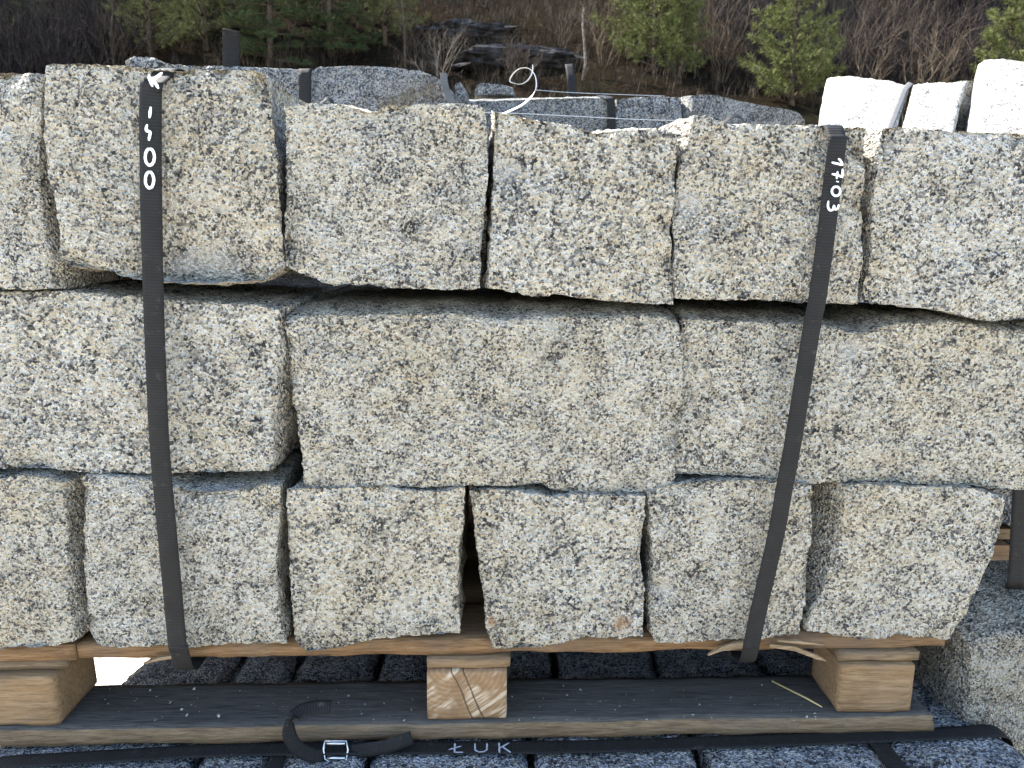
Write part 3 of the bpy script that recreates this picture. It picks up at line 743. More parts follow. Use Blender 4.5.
# steel wire buckle and the curled loose tail
def atzd(px, py, d): return at(px, py, d)
bk_ = tag(empty('strap_buckle', at(335, 758, -.03)), 'small steel wire buckle on the lower strap beside the curl', 'buckle')
m = MB()
loop = [(325, 741), (323.5, 750), (325, 759), (331, 762.5), (340, 762.5), (346.5, 759), (348, 750), (346.5, 741), (325, 741)]
m.tube([at(x, y, -.028-.0008*(y-741)*.6) for x, y in loop], [.0013]*len(loop), 6); m.build('wire_frame', STEEL, bk_)
for yy in (743.5, 758):
    m = MB(); m.tube([at(327, yy, -.031-.0004*(yy-741)), at(345, yy, -.031-.0004*(yy-741))], [.0020, .0020], 6); m.build('cross_bar', STEEL, bk_)
P = [at(323, 757, -.036), at(314, 756, -.040), at(303, 752, -.044), at(294, 744, -.046), at(289, 733, -.045), at(290, 722, -.040), at(296, 714, -.030), at(306, 709, -.022), at(318, 707, -.018), at(331, 707, -.016)]
wd = [Vector((0, .45, .9)), Vector((0, .45, .9)), Vector((.2, .45, .85)), Vector((.45, .5, .7)), Vector((.6, .6, .35)), Vector((.4, .85, .1)), Vector((.0, .9, .45)), Vector((0, .8, .65)), Vector((0, .75, .7)), Vector((0, .75, .7))]
PS = spline(P, 4); WS = spline(wd, 4)
tag(ribbon('strap_tail', PS, WS, .0085, STRAP), 'curled loose strap end hanging over the bottom board by the buckle', 'strap')
P = [at(350, 752, -.030), at(366, 750, -.034), at(385, 747, -.036), at(400, 742, -.034), at(412, 737.5, -.030)]
tag(ribbon('strap_tail', spline(P, 4), Vector((0, .35, .94)), .0085, STRAP), 'flat loose strap end right of the buckle at the board edge', 'strap')

# ---------------------------------------------------------------- neighbour stack on the right
NG = 'granite blocks of the stack on the right'
def nb(label, T, B, L, Rr, Y, depth=.3, mat=None, seed=1, **k):
    o = hewn(lambda a, b: atY(a, b, Y), T, B, L, Rr, depth, E2, mat=mat or G_GREY, seed=seed, res=.006, **k)
    return tag(o, label, 'stone block', NG)
nb('grey block half hidden behind the right end of the stack', [(985, 330), (1060, 334), (1150, 338)], [(985, 518), (1006, 524), (1016, 530), (1060, 532), (1150, 534)], [(985, 330), (985, 420), (985, 518)], [(1150, 338), (1150, 440), (1150, 534)], .10, seed=70)
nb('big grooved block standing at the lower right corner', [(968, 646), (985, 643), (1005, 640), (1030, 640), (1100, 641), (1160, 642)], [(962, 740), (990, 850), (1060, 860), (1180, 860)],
   [(968, 646), (970, 690), (962, 740)], [(1160, 642), (1165, 740), (1180, 860)], .03, depth=.34, mat=G_SHADED, seed=71, expand=(.012, 0, .055, 0), bev=.16, dents=[(1008, 680, 6, .006), (1005, 700, 6, .006), (1003, 720, 6, .006), (1000, 740, 6, .006), (998, 760, 6, .006)])
np_ = tag(empty('wooden_pallet', atY(1060, 560, .1)), 'brown pallet end in the shadow of the right neighbour stack', 'pallet')
def wbox(name, x0, x1, y0, y1, z0, z1, mat, parent):
    m = MB(); m.add([(x, y, z) for z in (z0, z1) for y in (y0, y1) for x in (x0, x1)], [(0, 2, 3, 1), (4, 5, 7, 6), (0, 1, 5, 4), (2, 6, 7, 3), (0, 4, 6, 2), (1, 3, 7, 5)])
    return m.build(name, mat, parent, False)
a = atY(995, 542, .10); c = atY(1011, 560, .10); e = atY(1018, 545, .1)
wbox('deck_board', a.x-.012, a.x+.30, .12, .40, atY(1000, 545, .1).z, atY(1000, 533, .1).z-.002, WOOD_GREY, np_)
wbox('stringer', a.x-.006, c.x, .105, .4, atY(1000, 562, .1).z, atY(1000, 547, .1).z, WOOD_END, np_)
wbox('block', a.x-.004, c.x, .24, .38, atY(1000, 602, .1).z, atY(1000, 562.5, .1).z, WOOD_END, np_)
wbox('stringer', c.x+.05, c.x+.13, .105, .4, atY(1000, 562, .1).z, atY(1000, 547, .1).z, WOOD_END, np_)
wbox('bottom_board', a.x-.012, a.x+.30, .12, .24, atY(1000, 616, .1).z, atY(1000, 602, .1).z, WOOD_GREY, np_)
pp = [atY(1022, 470, .075), atY(1019.5, 520, .075), atY(1017, 570, .075), atY(1015, 585, .08), atY(1015, 592, .16)]
tag(ribbon('lashing_strap', spline(pp, 3), Vector((1, 0, 0)), .0115, STRAP), 'black strap on the right neighbour stack at the photo edge', 'strap')

# ---------------------------------------------------------------- stacks behind
BG = 'granite blocks on the stacks behind'
def bb(label, T, B, Y, depth=.22, mat=None, seed=1, L=None, Rr=None, **k):
    L = L or [T[0], ((T[0][0]+B[0][0])/2-1, (T[0][1]+B[0][1])/2), B[0]]; Rr = Rr or [T[-1], ((T[-1][0]+B[-1][0])/2+1, (T[-1][1]+B[-1][1])/2), B[-1]]
    k.setdefault('expand', (0, 0, .006, 0))
    o = hewn(lambda a, b: atY(a, b, Y), T, B, L, Rr, depth, Vector((0, 1, 0)), mat=mat or G_GREY, seed=seed, res=.008, amp=.003, **k)
    return tag(o, label, 'stone block', BG)
Y1 = 1.05
bb('grey block left of the dark strap behind the top row', [(205, 66), (230, 67), (262, 68), (285, 69), (299, 70)], [(206, 150), (250, 150), (300, 150)], Y1, seed=101)
bs = bb('long grey slab with a brown stain and rounded right shoulder', [(312, 71), (318, 67.5), (340, 66.5), (360, 66), (395, 68), (420, 71), (432, 75), (444, 83), (452, 92)], [(312, 150), (380, 150), (455, 150)], Y1, seed=102, mat=G_STAIN, stain=[(408, 96, 34), (430, 90, 26), (390, 106, 22)])
bb('small grey block end beside the curved grey strap', [(455, 84), (460, 82), (466, 90)], [(456, 150), (462, 150), (468, 150)], Y1+.05, seed=103)
p = [atY(305, y, Y1+dd) for y, dd in ((70, .2), (69, .02), (70.5, -.012), (85, -.016), (110, -.016), (150, -.016))]
tag(ribbon('lashing_strap', spline(p, 3), Vector((1, 0, 0)), .0145, STRAP), 'dark strap between two grey blocks behind the top row', 'strap')
p = [atY(443.5, 73, Y1-.03), atY(444, 80, Y1-.03), atY(446, 89, Y1-.03), atY(450, 98, Y1-.03), atY(455, 108, Y1-.03)]
tag(ribbon('strap_tail', spline(p, 3), Vector((1, .2, 0)), .0085, STRAP_GREY), 'curved grey strap end in front of the long stained slab', 'strap')
p = [atY(318, 106, .7), atY(327, 99, .7), atY(334, 103, .72)]
tag(ribbon('strap_tail', spline(p, 3), Vector((.0, 1, .5)), .008, STRAP), 'black folded strap tip just above the squarish top block', 'strap')
Y2 = 1.30
bb('long grey block with sunlit top behind the curled white band', [(466, 101), (490, 101), (520, 100), (545, 99), (575, 98), (606, 98)], [(466, 165), (540, 165), (608, 165)], Y2, seed=104, expand=(0, 0, .026, 0), bev=.12, ex=1.0)
bb('short grey block right of the dark strap in the middle stack', [(617, 99), (640, 97), (665, 97), (681, 98)], [(617, 165), (650, 165), (681, 165)], Y2, seed=105, expand=(0, 0, .005, 0))
bb('grey block sloping down to the right beside the green pine', [(693, 96), (705, 94.5), (720, 95.5), (735, 100), (760, 105), (790, 110), (799, 113), (805, 120)], [(688, 165), (750, 165), (808, 165)], Y2, seed=106, expand=(.022, 0, .005, 0))
bb('thin pale slab lying on the middle stack', [(476, 85), (480, 83), (492, 84), (500, 84), (512, 88)], [(474, 94.5), (490, 94.5), (514, 94.5)], Y2+.14, depth=.12, seed=107, mat=G_GREY, L=[(476, 85), (475, 89), (474, 94.5)], Rr=[(512, 88), (513.5, 92), (514, 94.5)], expand=(0, 0, .012, 0), bev=.05, ex=1.0)
p = [atY(600, 95.5, Y2+.2), atY(603, 96, Y2+.05), atY(608, 97.5, Y2-.012), atY(610.5, 101, Y2-.02), atY(611, 115, Y2-.02), atY(611, 150, Y2-.02)]
tag(ribbon('lashing_strap', spline(p, 3), Vector((1, -.2, 0)), .0115, STRAP), 'black strap over the middle stack behind the top row', 'strap')
p = [atY(574, 112, Y2+.1), atY(572.5, 95, Y2+.1), atY(571, 78, Y2+.1), atY(569, 64, Y2+.12)]
tag(ribbon('strap_tail', spline(p, 3), Vector((1, 0, 0)), .0115, STRAP), 'black strap end standing upright on the middle stack', 'strap')
p = [atY(724, 123, .75), atY(731, 117, .75), atY(739, 116, .76), atY(744, 121, .77)]
tag(ribbon('strap_tail', spline(p, 3), Vector((.1, 1, .6)), .008, STRAP), 'black strap tip lying on the block dated 17.03', 'strap')
# curled white packing band and wires
cp = [(498, 116), (510, 111), (522, 105), (531, 97), (536, 88), (536, 79), (533, 72), (527, 68), (519, 69), (513, 74), (510, 80), (513, 83), (521, 84), (528, 80), (532, 73), (533, 66)]
P = [atY(x, y, .42+.006*i) for i, (x, y) in enumerate(cp)]
WD = [Vector((0, 1, .6)) if i < 4 else Vector((.2, 1, .1)) for i in range(len(cp))]
tag(ribbon('packing_band', spline(P, 4), spline(WD, 4), .004, PLAST, th=.0008, nw=2), 'curled white plastic packing band sticking up between top blocks', 'packing band')
m = MB(); P = spline([atY(470, 112, .50), atY(520, 113.5, .50), atY(580, 116.5, .5), atY(640, 119.5, .5), atY(680, 120.5, .5), atY(694, 121.5, .46)], 4); m.tube(P, [.0007]*len(P), 5)
tag(m.build('wire', STEEL), 'thin pale wire stretched low behind the ledge block', 'wire')
m = MB(); P = spline([atY(536, 90, .75), atY(570, 92.5, .85), atY(620, 94.5, .95), atY(665, 96, 1.0)], 4); m.tube(P, [.0006]*len(P), 5)
tag(m.build('wire', STEEL), 'thin grey wire above the middle stack', 'wire')
# pale blocks on the right, their faces tipped up to the sky
Y3 = .95
def wb(label, T, B, seed, lean=1.15, depth=.2, L=None, Rr=None):
    L = L or [T[0], ((T[0][0]+B[0][0])/2, (T[0][1]+B[0][1])/2), B[0]]; Rr = Rr or [T[-1], ((T[-1][0]+B[-1][0])/2, (T[-1][1]+B[-1][1])/2), B[-1]]
    # picture points lie on a plane leaning back
    zb = atY(B[0][0], B[0][1], Y3).z
    Nn = Vector((-.35, -1, lean)).normalized(); P0 = atY(900, 165, Y3)
    def proj(a, b):
        v = ray(a, b); return CAM+v*((P0-CAM).dot(Nn)/v.dot(Nn))
    # build on that plane with its own axes
    rng = random.Random(seed); off = Vector((rng.random()*40,)*3)
    n1, n2, n3 = 34, 34, 10
    right = Vector((1, 0, .35/lean)).normalized()
    def cr(pl, n):
        return [proj(*q) for q in resample(pl, n, .8, rng)] if False else None
    def rs_(pl, n):
        Ls = [0]
        for a, b in zip(pl, pl[1:]): Ls.append(Ls[-1]+math.hypot(b[0]-a[0], b[1]-a[1]))
        out = []
        for i in range(n+1):
            t = Ls[-1]*i/n; k = 0
            while k < len(Ls)-2 and Ls[k+1] < t: k += 1
            f = (t-Ls[k])/max(1e-9, Ls[k+1]-Ls[k]); e = min(1, min(i, n-i)/2)
            out.append(proj(pl[k][0]+(pl[k+1][0]-pl[k][0])*f+e*noise.noise(Vector((i*.5, seed, 0)))*.9, pl[k][1]+(pl[k+1][1]-pl[k][1])*f+e*noise.noise(Vector((i*.5, seed, 5)))*.9))
        return out
    T2, B2, L2, R2 = rs_(T, n1), rs_(B, n1), rs_(L, n2), rs_(Rr, n2)
    idx = {}; V = []
    for k in range(n3+1):
        for j in range(n2+1):
            for i in range(n1+1):
                if not (i in (0, n1) or j in (0, n2) or k in (0, n3)): continue
                u, v = i/n1, j/n2
                q = T2[i]*(1-v)+B2[i]*v+L2[j]*(1-u)+R2[j]*u-(T2[0]*(1-u)*(1-v)+T2[-1]*u*(1-v)+B2[0]*(1-u)*v+B2[-1]*u*v)
                q = q-Nn*(depth*k/n3)
                nn = noise.noise(q*14+off)*.004+noise.noise(q*70+off)*.002
                e = min(i, n1-i, j, n2-j)
                if k == 0: q = q+Nn*(nn-(max(0, 3-e)**2)*.0007)
                else: q = q+noise.noise_vector(q*40+off)*.004
                idx[(i, j, k)] = len(V); V.append(q)
    Fs = []
    def q4(*c): Fs.append(tuple(idx[x] for x in c))
    for j in range(n2):
        for i in range(n1):
            q4((i, j, 0), (i, j+1, 0), (i+1, j+1, 0), (i+1, j, 0)); q4((i, j, n3), (i+1, j, n3), (i+1, j+1, n3), (i, j+1, n3))
    for k in range(n3):
        for i in range(n1): q4((i, 0, k), (i+1, 0, k), (i+1, 0, k+1), (i, 0, k+1)); q4((i, n2, k), (i, n2, k+1), (i+1, n2, k+1), (i+1, n2, k))
        for j in range(n2): q4((0, j, k), (0, j, k+1), (0, j+1, k+1), (0, j+1, k)); q4((n1, j, k), (n1, j+1, k), (n1, j+1, k+1), (n1, j, k+1))
    o = tag(link('granite_block', V, Fs, G_WHITE), label, 'stone block', 'sunlit pale blocks on the right')
    return o, proj, Nn
wb('sunlit white block beside the green pine, leftmost of the pale three', [(827, 77), (832, 75), (850, 74), (868, 76), (890, 79), (909, 84)], [(812, 165), (850, 168), (884, 170)], 111, L=[(827, 77), (823, 95), (812, 165)], Rr=[(909, 84), (900, 115), (884, 170)])
_, pj, Nw = wb('sunlit white block right of the grey strap, middle of the pale three', [(914, 83), (925, 81), (950, 80), (968, 79)], [(891, 170), (920, 170), (948, 170)], 112, Rr=[(968, 79), (960, 105), (948, 170)])
wb('tallest sunlit white block at the right edge of the photo', [(979, 62), (986, 57.5), (1005, 57), (1024, 60), (1070, 63)], [(962, 172), (1000, 174), (1075, 176)], 113, L=[(979, 62), (975, 85), (962, 172)])
bb('block added for the shaded brown side between the middle and tallest white blocks', [(944, 86), (962, 81), (984, 80)], [(940, 168), (960, 168), (984, 168)], Y3+.22, depth=.12, mat=G_MAIN, seed=114)  # extra block standing in for the shaded side of a white block
p = [pj(x, y)+Nw*.0015 for x, y in ((911, 83.5), (905, 90), (900, 103), (894, 118), (888, 135), (880, 165))]
tag(ribbon('lashing_strap', spline(p, 3), Vector((1, .1, .3)), .0072, STRAP_GREY), 'grey strap between the left and middle sunlit white blocks', 'strap')
# bodies of the stacks behind, mostly hidden
BASE = bb('granite block in the hidden rows of the stacks behind', [(300, 160), (400, 160)], [(300, 250), (400, 250)], Y1+.02, depth=.4, seed=120)
BASE['group'] = 'hidden granite blocks of the stacks behind'
bw = BASE.dimensions.x+.01; bh = BASE.dimensions.z+.002; bz = BASE.location.z
def rows(x0, n, y, ztop):
    z = ztop-bh
    while z > -bh*.6:
        for i in range(n):
            o = BASE.copy(); COL.objects.link(o); o.location = (x0+i*bw, y, max(z, -.02))
        z -= bh
bl1 = atY(312, 150, Y1).z
rows(-.45, 3, Y1+.24, bl1)
rows(atY(500, 165, Y2).x, 4, Y2+.24, atY(500, 165, Y2).z)
rows(atY(840, 165, Y3).x+.06, 3, Y3+.34, atY(840, 165, Y3).z-.06)
bpy.data.objects.remove(BASE)

# ---------------------------------------------------------------- ground and hillside
def gravel():
    m, nt, b = newmat('pale_granite_gravel'); v = coords(nt, False)
    vo = nt.nodes.new('ShaderNodeTexVoronoi'); vo.inputs['Scale'].default_value = 55; nt.links.new(v, vo.inputs['Vector'])
    sp = nt.nodes.new('ShaderNodeSeparateColor'); nt.links.new(vo.outputs['Color'], sp.inputs[0])
    n = tex_noise(nt, v, 1.2, 5, .6).outputs['Fac']
    c = ramp(nt, [(0, (.30, .27, .22)), (.4, (.44, .40, .33)), (.8, (.52, .48, .40)), (1, (.60, .57, .50))], sp.outputs[0])
    c = mix(nt, n, c, (.48, .42, .33))
    nt.links.new(c, b.inputs['Base Color']); b.inputs['Roughness'].default_value = .9
    bump(nt, vo.outputs['Distance'], .02, .7, b); return m
GRAVEL = gravel()
g_ = link('ground', [(-150, -150, 0), (150, -150, 0), (150, 13.5, 0), (-150, 13.5, 0)], [(0, 1, 2, 3)], GRAVEL, None, False); tag(g_, 'pale crushed granite yard', None, None, 'structure')
def litter():
    m, nt, b = newmat('leaf_litter_slope'); v = coords(nt, False)
    n = tex_noise(nt, v, .5, 6, .65).outputs['Fac']; n2 = tex_noise(nt, v, 7, 6, .7).outputs['Fac']
    c = ramp(nt, [(.3, (.004, .0035, .003)), (.48, (.011, .008, .006)), (.62, (.026, .018, .012)), (.8, (.055, .040, .026))], n2)
    c = mix(nt, ramp(nt, [(.42, (0, 0, 0)), (.62, (.8, .8, .8))], n), c, (.014, .013, .008))
    nt.links.new(c, b.inputs['Base Color']); b.inputs['Roughness'].default_value = 1; b.inputs['Specular IOR Level'].default_value = 0
    bump(nt, n2, .25, .9, b); return m
LITTER = litter()
def hz(x, y):
    t = y-12.5
    if t < 0: return -.3
    k = min(1, t/8); base = .50*t*(.35+.65*k)
    return base+noise.noise(Vector((x*.12, y*.12, 0)))*1.1*k+noise.noise(Vector((x*.5, y*.5, 4)))*.3*k-.05
V = []; Fs = []; nx_, ny_ = 110, 80
for j in range(ny_+1):
    for i in range(nx_+1):
        x = -60+120*i/nx_; y = 12.5+70*(j/ny_)**1.2; V.append((x, y, hz(x, y)))
for j in range(ny_):
    for i in range(nx_): a = j*(nx_+1)+i; Fs.append((a, a+1, a+nx_+2, a+nx_+1))
tag(link('hillside', V, Fs, LITTER, None, True, Vector((0, 0, 0))), 'brown wooded slope', None, None, 'structure')

# ---------------------------------------------------------------- vegetation
def leafmat(name, a, b_, c, sc=9):
    m, nt, b = newmat(name); v = coords(nt)
    n = tex_noise(nt, v, sc, 3, .6).outputs['Fac']
    nt.links.new(ramp(nt, [(.3, a), (.5, b_), (.7, c)], n), b.inputs['Base Color']); b.inputs['Roughness'].default_value = .9; b.inputs['Specular IOR Level'].default_value = .02
    return m
PINE = leafmat('pine_needles', (.048, .058, .019), (.108, .120, .044), (.185, .190, .080))
DARKP = leafmat('dark_spruce_needles', (.022, .034, .016), (.045, .060, .026), (.085, .095, .04))
OLIVE = leafmat('olive_needles', (.055, .066, .026), (.118, .122, .052), (.195, .192, .085))
BARK = leafmat('bark', (.03, .022, .016), (.06, .045, .032), (.10, .08, .06), 14)
PALEBARK = leafmat('pale_birch_bark', (.05, .042, .034), (.12, .10, .082), (.20, .175, .15), 12)
TWIG = leafmat('bare_twigs', (.022, .017, .013), (.046, .036, .028), (.090, .072, .057), 5)
TANTWIG = leafmat('tan_twigs', (.038, .029, .020), (.078, .060, .042), (.13, .102, .074), 5)
UNDER = leafmat('undergrowth_twigs', (.011, .009, .007), (.031, .025, .019), (.080, .063, .047), 1.3)
DARKTWIG = leafmat('dark_twigs', (.010, .009, .010), (.022, .019, .019), (.048, .038, .034), 3)

def conifer_parts(H, Rb, seed, style='pine', dens=1.0):
    rng = random.Random(seed); tr = MB(); cr = MB()
    lean = Vector((rng.uniform(-.04, .04), rng.uniform(-.04, .04), 0))
    def axis(z): return Vector((0, 0, z))+lean*z+Vector((noise.noise(Vector((z*.6, seed, 0))), noise.noise(Vector((z*.6, seed, 9))), 0))*.06
    tr.tube([axis(H*i/8) for i in range(9)], [max(.012, .018*H*(1-i/8.4)) for i in range(9)], 7)
    z = H*.06
    def tuft(p, d, L, n):
        for _ in range(n):
            v = (d*.75+Vector((rng.gauss(0, .55), rng.gauss(0, .55), rng.gauss(.18, .5)))).normalized()*L*rng.uniform(.6, 1.15)
            s = v.cross(Vector((rng.gauss(0, 1), rng.gauss(0, 1), rng.gauss(0, 1)))).normalized()*L*.042
            cr.add([p-s, p+s, p+v], [(0, 1, 2)])
    while z < H*.985:
        f = z/H
        prof = (1-f)**.75 if style == 'pine' else (1-f)**.95
        nb_ = rng.randint(5, 7)
        for b in range(nb_):
            if rng.random() < .1: continue
            L = Rb*prof*rng.uniform(.6, 1.15)+.12; a = rng.uniform(0, 2*math.pi)
            rise = rng.uniform(.15, .6) if style == 'pine' else rng.uniform(-.35, .12)
            d = Vector((math.cos(a), math.sin(a), rise)).normalized()
            p0 = axis(z); pts = [p0+d*L*t+Vector((0, 0, (.22 if style == 'pine' else .10)*L*t*t)) for t in (0, .35, .7, 1)]
            tr.tube(pts, [.016*L+.006, .012*L+.004, .008*L+.003, .003], 4)
            nn = max(3, int(L*9*dens))
            for q in range(nn):
                t = .22+.78*(q+rng.random())/nn; pp = p0+d*L*t+Vector((0, 0, (.22 if style == 'pine' else .10)*L*t*t))
                side = Vector((-d.y, d.x, 0))*rng.choice((-1, 1))*rng.uniform(.0, .34)*L*(1.1-t)
                sp = pp+side+Vector((0, 0, rng.uniform(-.05, .10)))
                tuft(sp, (d+side.normalized()*.6 if side.length > .01 else d).normalized(), (.20 if style == 'pine' else .17)*rng.uniform(.75, 1.25), 24)
        z += H*rng.uniform(.035, .06)
    return tr, cr
_pc = {}
def conifer(label, px, py, Y, H, Rb, seed, mat, style='pine', dens=1.0, name='pine_tree', cat='tree'):
    """foot on the slope at depth Y, in the direction of picture column px"""
    x = atY(px, py, Y).x; z = hz(x, Y)-.1
    e = tag(empty(name, Vector((x, Y, z))), label, cat, 'trees on the slope')
    tr, cr = conifer_parts(H, Rb, seed, style, dens)
    for m, n, mt in ((tr, 'trunk', BARK), (cr, 'crown', mat)):
        o = link(n, [v+Vector((x, Y, z)) for v in m.v], m.f, mt, e, n == 'trunk', Vector((x, Y, z)))
    e.rotation_euler = (0, 0, random.uniform(0, 6.28))
    return e
def shrub_mesh(H, spread, seed, stems=10, lev=3, r0=.018):
    rng = random.Random(seed); m = MB()
    def grow(p, d, L, r, k):
        pts = [p]; q = p
        for s in range(3):
            d = (d+Vector((rng.gauss(0, .16), rng.gauss(0, .16), rng.gauss(.05, .1)))).normalized(); q = q+d*L/3; pts.append(q)
        m.tube(pts, [r, r*.85, r*.7, r*.5], 3)
        if k:
            for _ in range(rng.randint(3, 5)):
                t = rng.uniform(.35, 1); i = min(2, int(t*3)); pp = pts[i].lerp(pts[i+1], t*3-i)
                grow(pp, (d+Vector((rng.gauss(0, .55), rng.gauss(0, .55), rng.gauss(.1, .35)))).normalized(), L*rng.uniform(.45, .75), r*.55, k-1)
    for _ in range(stems):
        a = rng.uniform(0, 6.28); grow(Vector((math.cos(a), math.sin(a), 0))*rng.uniform(0, .3)*spread, Vector((math.cos(a)*spread*.5, math.sin(a)*spread*.5, 1)).normalized(), H*rng.uniform(.4, .62), r0, lev-1)
    return m
def shrub(label, px, py, Y, H, spread, seed, mat, stems=10, r0=.018):
    x = atY(px, py, Y).x; z = hz(x, Y)-.1; m = shrub_mesh(H, spread, seed, stems, 3, r0)
    o = link('bare_shrub', [v+Vector((x, Y, z)) for v in m.v], m.f, mat, None, False, Vector((x, Y, z)))
    return tag(o, label, 'shrub', 'bare shrubs on the slope')
def birch(label, px, Y, H, seed, mat=None, r=.05):
    x = atY(px, 40, Y).x; z = hz(x, Y)-.1; rng = random.Random(seed)
    e = tag(empty('birch_tree', Vector((x, Y, z))), label, 'tree', 'trees on the slope')
    m = MB(); ax = [Vector((x+noise.noise(Vector((k*.4, seed, 0)))*.22, Y, z+H*k/9)) for k in range(10)]; m.tube(ax, [r*(1-k/10.5) for k in range(10)], 6)
    m.build('trunk', mat or PALEBARK, e)
    c = MB()
    for _ in range(46):
        k = rng.uniform(3, 9); i = min(8, int(k)); p = ax[i].lerp(ax[i+1], k-i); a = rng.uniform(0, 6.28); L = rng.uniform(.35, .9)
        d = Vector((math.cos(a), math.sin(a), rng.uniform(.4, 1.2))).normalized(); q = p+d*L*.5; c.tube([p, q, q+(d+Vector((rng.gauss(0, .3), rng.gauss(0, .3), .1))).normalized()*L*.5], [.010, .007, .003], 3)
        for _ in range(4):
            t = p.lerp(q, rng.uniform(.3, 1)); d2 = (d+Vector((rng.gauss(0, .6), rng.gauss(0, .6), rng.gauss(0, .3)))).normalized(); c.tube([t, t+d2*L*.45], [.006, .002], 3)
    c.build('crown', TWIG, e, False)
    return e
# things on the slope, left to right
conifer('dull olive conifer left of centre-left, right of the brown shrub', 150, 40, 25.5, 6.0, 1.7, 201, OLIVE, 'pine', 1.1)
conifer('olive pine behind the upright strap end', 205, 30, 27, 6.5, 1.7, 202, OLIVE, 'pine', 1.1)
conifer('dark spruce with drooping boughs right of the upright strap end', 268, 30, 26, 6.5, 1.8, 203, DARKP, 'spruce', 1.5, 'spruce_tree')
conifer('dark spruce above the long stained slab, beside bare trees', 330, 30, 27.5, 7, 1.8, 204, DARKP, 'spruce', 1.4, 'spruce_tree')
conifer('dim green pine above the right half of the stained slab', 385, 30, 28.5, 6.0, 1.4, 205, OLIVE, 'pine', 1.0)
conifer('broad olive pine between the brown shrub and the dark spruce', 232, 20, 29, 7.5, 2.1, 211, OLIVE, 'pine', 1.2)
conifer('hazy olive pine behind the dull conifer at left', 178, 20, 30, 8, 2.1, 212, PINE, 'pine', 1.0)
conifer('tall olive pine behind the two dark spruces', 300, 20, 30.5, 8, 2.2, 213, OLIVE, 'pine', 1.2)
conifer('olive pine behind the dim green pine', 360, 20, 31, 8, 2.0, 214, OLIVE, 'pine', 1.2)
conifer('slim green pine behind the loose green pine', 636, 20, 27, 6, 1.5, 215, PINE, 'pine', 1.1)
conifer('dark spruce in the gloom near the top left corner', 62, 20, 29, 7, 1.9, 206, DARKP, 'spruce', 1.3, 'spruce_tree')
conifer('loose green pine left of the pale leaning trunks', 655, 40, 25, 5.2, 1.35, 207, PINE, 'pine', 1.0)
conifer('small green pine at the foot of the loose pine', 680, 70, 24.6, 3.2, .95, 208, PINE, 'pine', 1.0)
conifer('bright green bushy pine left of the white blocks', 797, 30, 22.0, 4.6, 1.45, 209, PINE, 'pine', 1.3)
conifer('yellow green pine cut by the top right corner', 1016, 20, 22.5, 5.6, 1.15, 210, PINE, 'pine', 1.2)
shrub('brown twiggy shrub left of the olive conifer', 108, 40, 24.5, 2.6, .7, 220, TWIG, 14)
shrub('grey bare shrub left of the rock outcrop', 436, 60, 24.5, 2.3, .6, 221, PALEBARK, 9, .010)
shrub('reddish brown shrub above the middle stack', 520, 70, 24.2, 1.8, .9, 222, TWIG, 14)
shrub('bare tan shrub spreading above the white blocks', 935, 40, 22.5, 2.9, .95, 223, TANTWIG, 13, .013)
shrub('thin tan shrub leaning between the pine and the tan shrub', 872, 40, 23.5, 2.9, .5, 224, TANTWIG, 6, .012)
shrub('brown shrub between the two green pines', 724, 40, 24.5, 3.2, .6, 225, TANTWIG, 11, .013)
birch('slender pale birch right of the rock outcrop', 583, 24.5, 5.2, 230, r=.05)
birch('thin pale trunk in the dark thicket at left', 113, 25.0, 5.0, 231, r=.035)
birch('pale thin trunk between the two green pines', 697, 25.2, 5.2, 232, r=.04)
birch('dark thin trunk in front of the dim green pine', 405, 26, 6.0, 233, BARK, .05)
# more bare shrubs, each its own
for k, (lb, px, Y, H, sp, mt, st) in enumerate([
    ('thin grey shrub above the brown stain of the slab', 420, 25.5, 2.6, .5, TWIG, 9), ('dark brown shrub behind the rock ledge', 490, 27.5, 2.2, .9, TWIG, 14),
    ('tall bare brown bush behind the slender birch', 560, 28.5, 3.4, .8, TWIG, 14), ('spindly bush right beside the slender birch', 602, 26.0, 2.8, .6, TANTWIG, 8),
    ('pale bare bush leaning beside the pale thin trunk', 712, 26.5, 3.8, .6, TANTWIG, 9), ('tall dark bush right of the bright pine', 850, 25.0, 3.6, .8, TWIG, 14),
    ('high bare bush behind the spreading tan shrub', 905, 27.5, 4.2, .8, TWIG, 14), ('thin brown bush above the tallest white block', 965, 25.5, 3.4, .7, TANTWIG, 8),
    ('dark leafless bush at the far left edge', 20, 25.0, 3.4, .8, TWIG, 12), ('grey leafless bush left of the thin trunk at left', 85, 26.5, 3.6, .8, TWIG, 12)]):
    shrub(lb, px, 40, Y, H, sp, 300+k, mt, st, .011)
# outcrop
def rock(label, px, py, Y, rx, ry, rz_, seed):
    c = atY(px, py, Y); c.z = hz(c.x, Y)-.05; rng = random.Random(seed); off = Vector((rng.random()*20,)*3); V = []; Fs = []; nu, nv = 40, 22
    for j in range(nv+1):
        for i in range(nu):
            th = 2*math.pi*i/nu; ph = math.pi*j/nv
            d = Vector((math.sin(ph)*math.cos(th), math.sin(ph)*math.sin(th), math.cos(ph)))
            k = 1+noise.noise(d*2.2+off)*.35+noise.noise(d*6+off)*.18; k += abs(noise.noise(d*13+off))*.22
            V.append(c+Vector((d.x*rx*k, d.y*ry*k, d.z*rz_*k)))
    for j in range(nv):
        for i in range(nu): a = j*nu+i; b = j*nu+(i+1) % nu; Fs.append((a, a+nu, b+nu, b))
    return tag(link('rock_outcrop', V, Fs, ROCK, None, False), label, 'rock')
ROCK = leafmat('dark_wet_rock', (.012, .011, .011), (.028, .027, .028), (.058, .058, .062), 4)
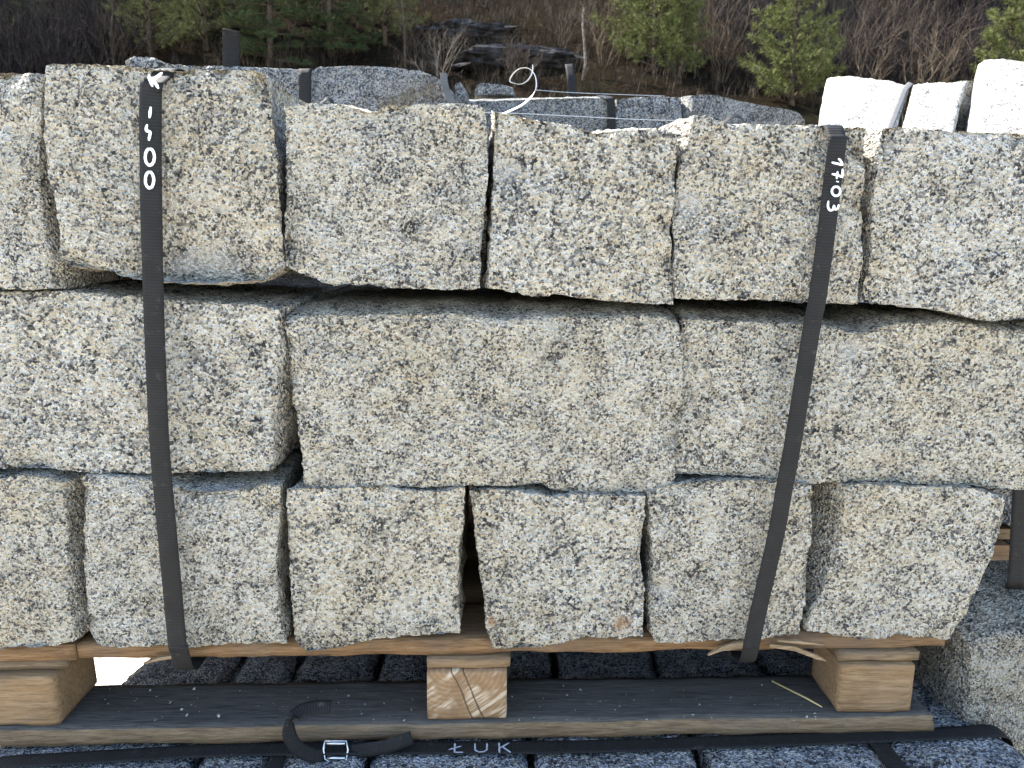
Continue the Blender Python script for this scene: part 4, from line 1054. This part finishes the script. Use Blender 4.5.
rock('dark grey rock ledge on the slope above the middle stack', 520, 50, 27.3, 2.2, 1.5, .5, 240)
rock('low dark rock farther up the slope, left of the rock ledge', 462, 45, 30, 1.8, 1.0, .4, 241)
# undergrowth: one uncountable tangle
rng = random.Random(5)
def tangle(name, label, mat, n, box, hr, seed, wd=.010):
    rng = random.Random(seed); m = MB()
    for _ in range(n):
        x = rng.uniform(*box[:2]); y = rng.uniform(*box[2:]); z = hz(x, y)-.05; h = rng.uniform(*hr)*(.6+.8*max(0, noise.noise(Vector((x*.5, y*.5, seed)))+.3))
        for _ in range(7):
            a = rng.uniform(0, 6.28); d = Vector((math.cos(a)*.45, math.sin(a)*.45, 1)).normalized(); p = Vector((x+rng.gauss(0, .15), y+rng.gauss(0, .15), z))
            q = p+d*h*.5; r_ = q+(d+Vector((rng.gauss(0, .3), rng.gauss(0, .3), 0))).normalized()*h*.5
            s = Vector((math.cos(a+1.57), math.sin(a+1.57), 0))*wd
            m.add([p-s, p+s, q+s*.7, q-s*.7, r_], [(0, 1, 2, 3), (3, 2, 4)])
            for _ in range(3):
                t = p.lerp(q, rng.uniform(.4, 1)); e = t+(d+Vector((rng.gauss(0, .6), rng.gauss(0, .6), rng.gauss(0, .3)))).normalized()*h*.4
                m.add([t-s*.5, t+s*.5, e], [(0, 1, 2)])
    return tag(m.build(name, mat, None, False, Vector((0, 0, 0))), label, None, None, 'stuff')
tangle('undergrowth', 'brown leafless undergrowth covering the slope', UNDER, 1500, (-22, 24, 22, 37), (.4, 1.3), 1)
tangle('dark_thicket', 'very dark leafless thicket at the left of the slope', DARKTWIG, 1500, (-24, -12.6, 23.5, 36), (1.0, 3.2), 2, .016)
tangle('dry_grass', 'dry tan grass tufts on the slope', TANTWIG, 500, (-16, 24, 22, 34), (.3, .8), 3, .008)
tangle('dark_brush', 'dark shaded brush at the right of the slope', DARKTWIG, 1300, (8, 22, 24.5, 34), (.8, 2.4), 4, .014)

# ---------------------------------------------------------------- light
SUN = Vector((-.60, .27, .76)).normalized()
w = bpy.data.worlds.new('World'); S.world = w; w.use_nodes = True
sky = w.node_tree.nodes.new('ShaderNodeTexSky'); sky.sky_type = 'NISHITA'; sky.sun_disc = False
sky.sun_elevation = math.asin(SUN.z); sky.sun_rotation = math.atan2(SUN.x, SUN.y)
sky.air_density = 1.0; sky.dust_density = 1.0; sky.ozone_density = 1.0
bgn = w.node_tree.nodes['Background']; bgn.inputs['Strength'].default_value = .12
w.node_tree.links.new(sky.outputs[0], bgn.inputs['Color'])
ld = bpy.data.lights.new('sun', 'SUN'); ld.energy = 4.0; ld.angle = R(.53); ld.color = (1, .95, .86)
lo = bpy.data.objects.new('sun', ld); COL.objects.link(lo); lo.rotation_euler = SUN.to_track_quat('Z', 'Y').to_euler(); lo.location = SUN*30
vs = S.view_settings; vs.view_transform = 'Standard'; vs.look = 'None'; vs.gamma = 1; vs.exposure = 2.65; vs.use_curve_mapping = False
S.cycles.max_bounces = 8; S.cycles.diffuse_bounces = 5
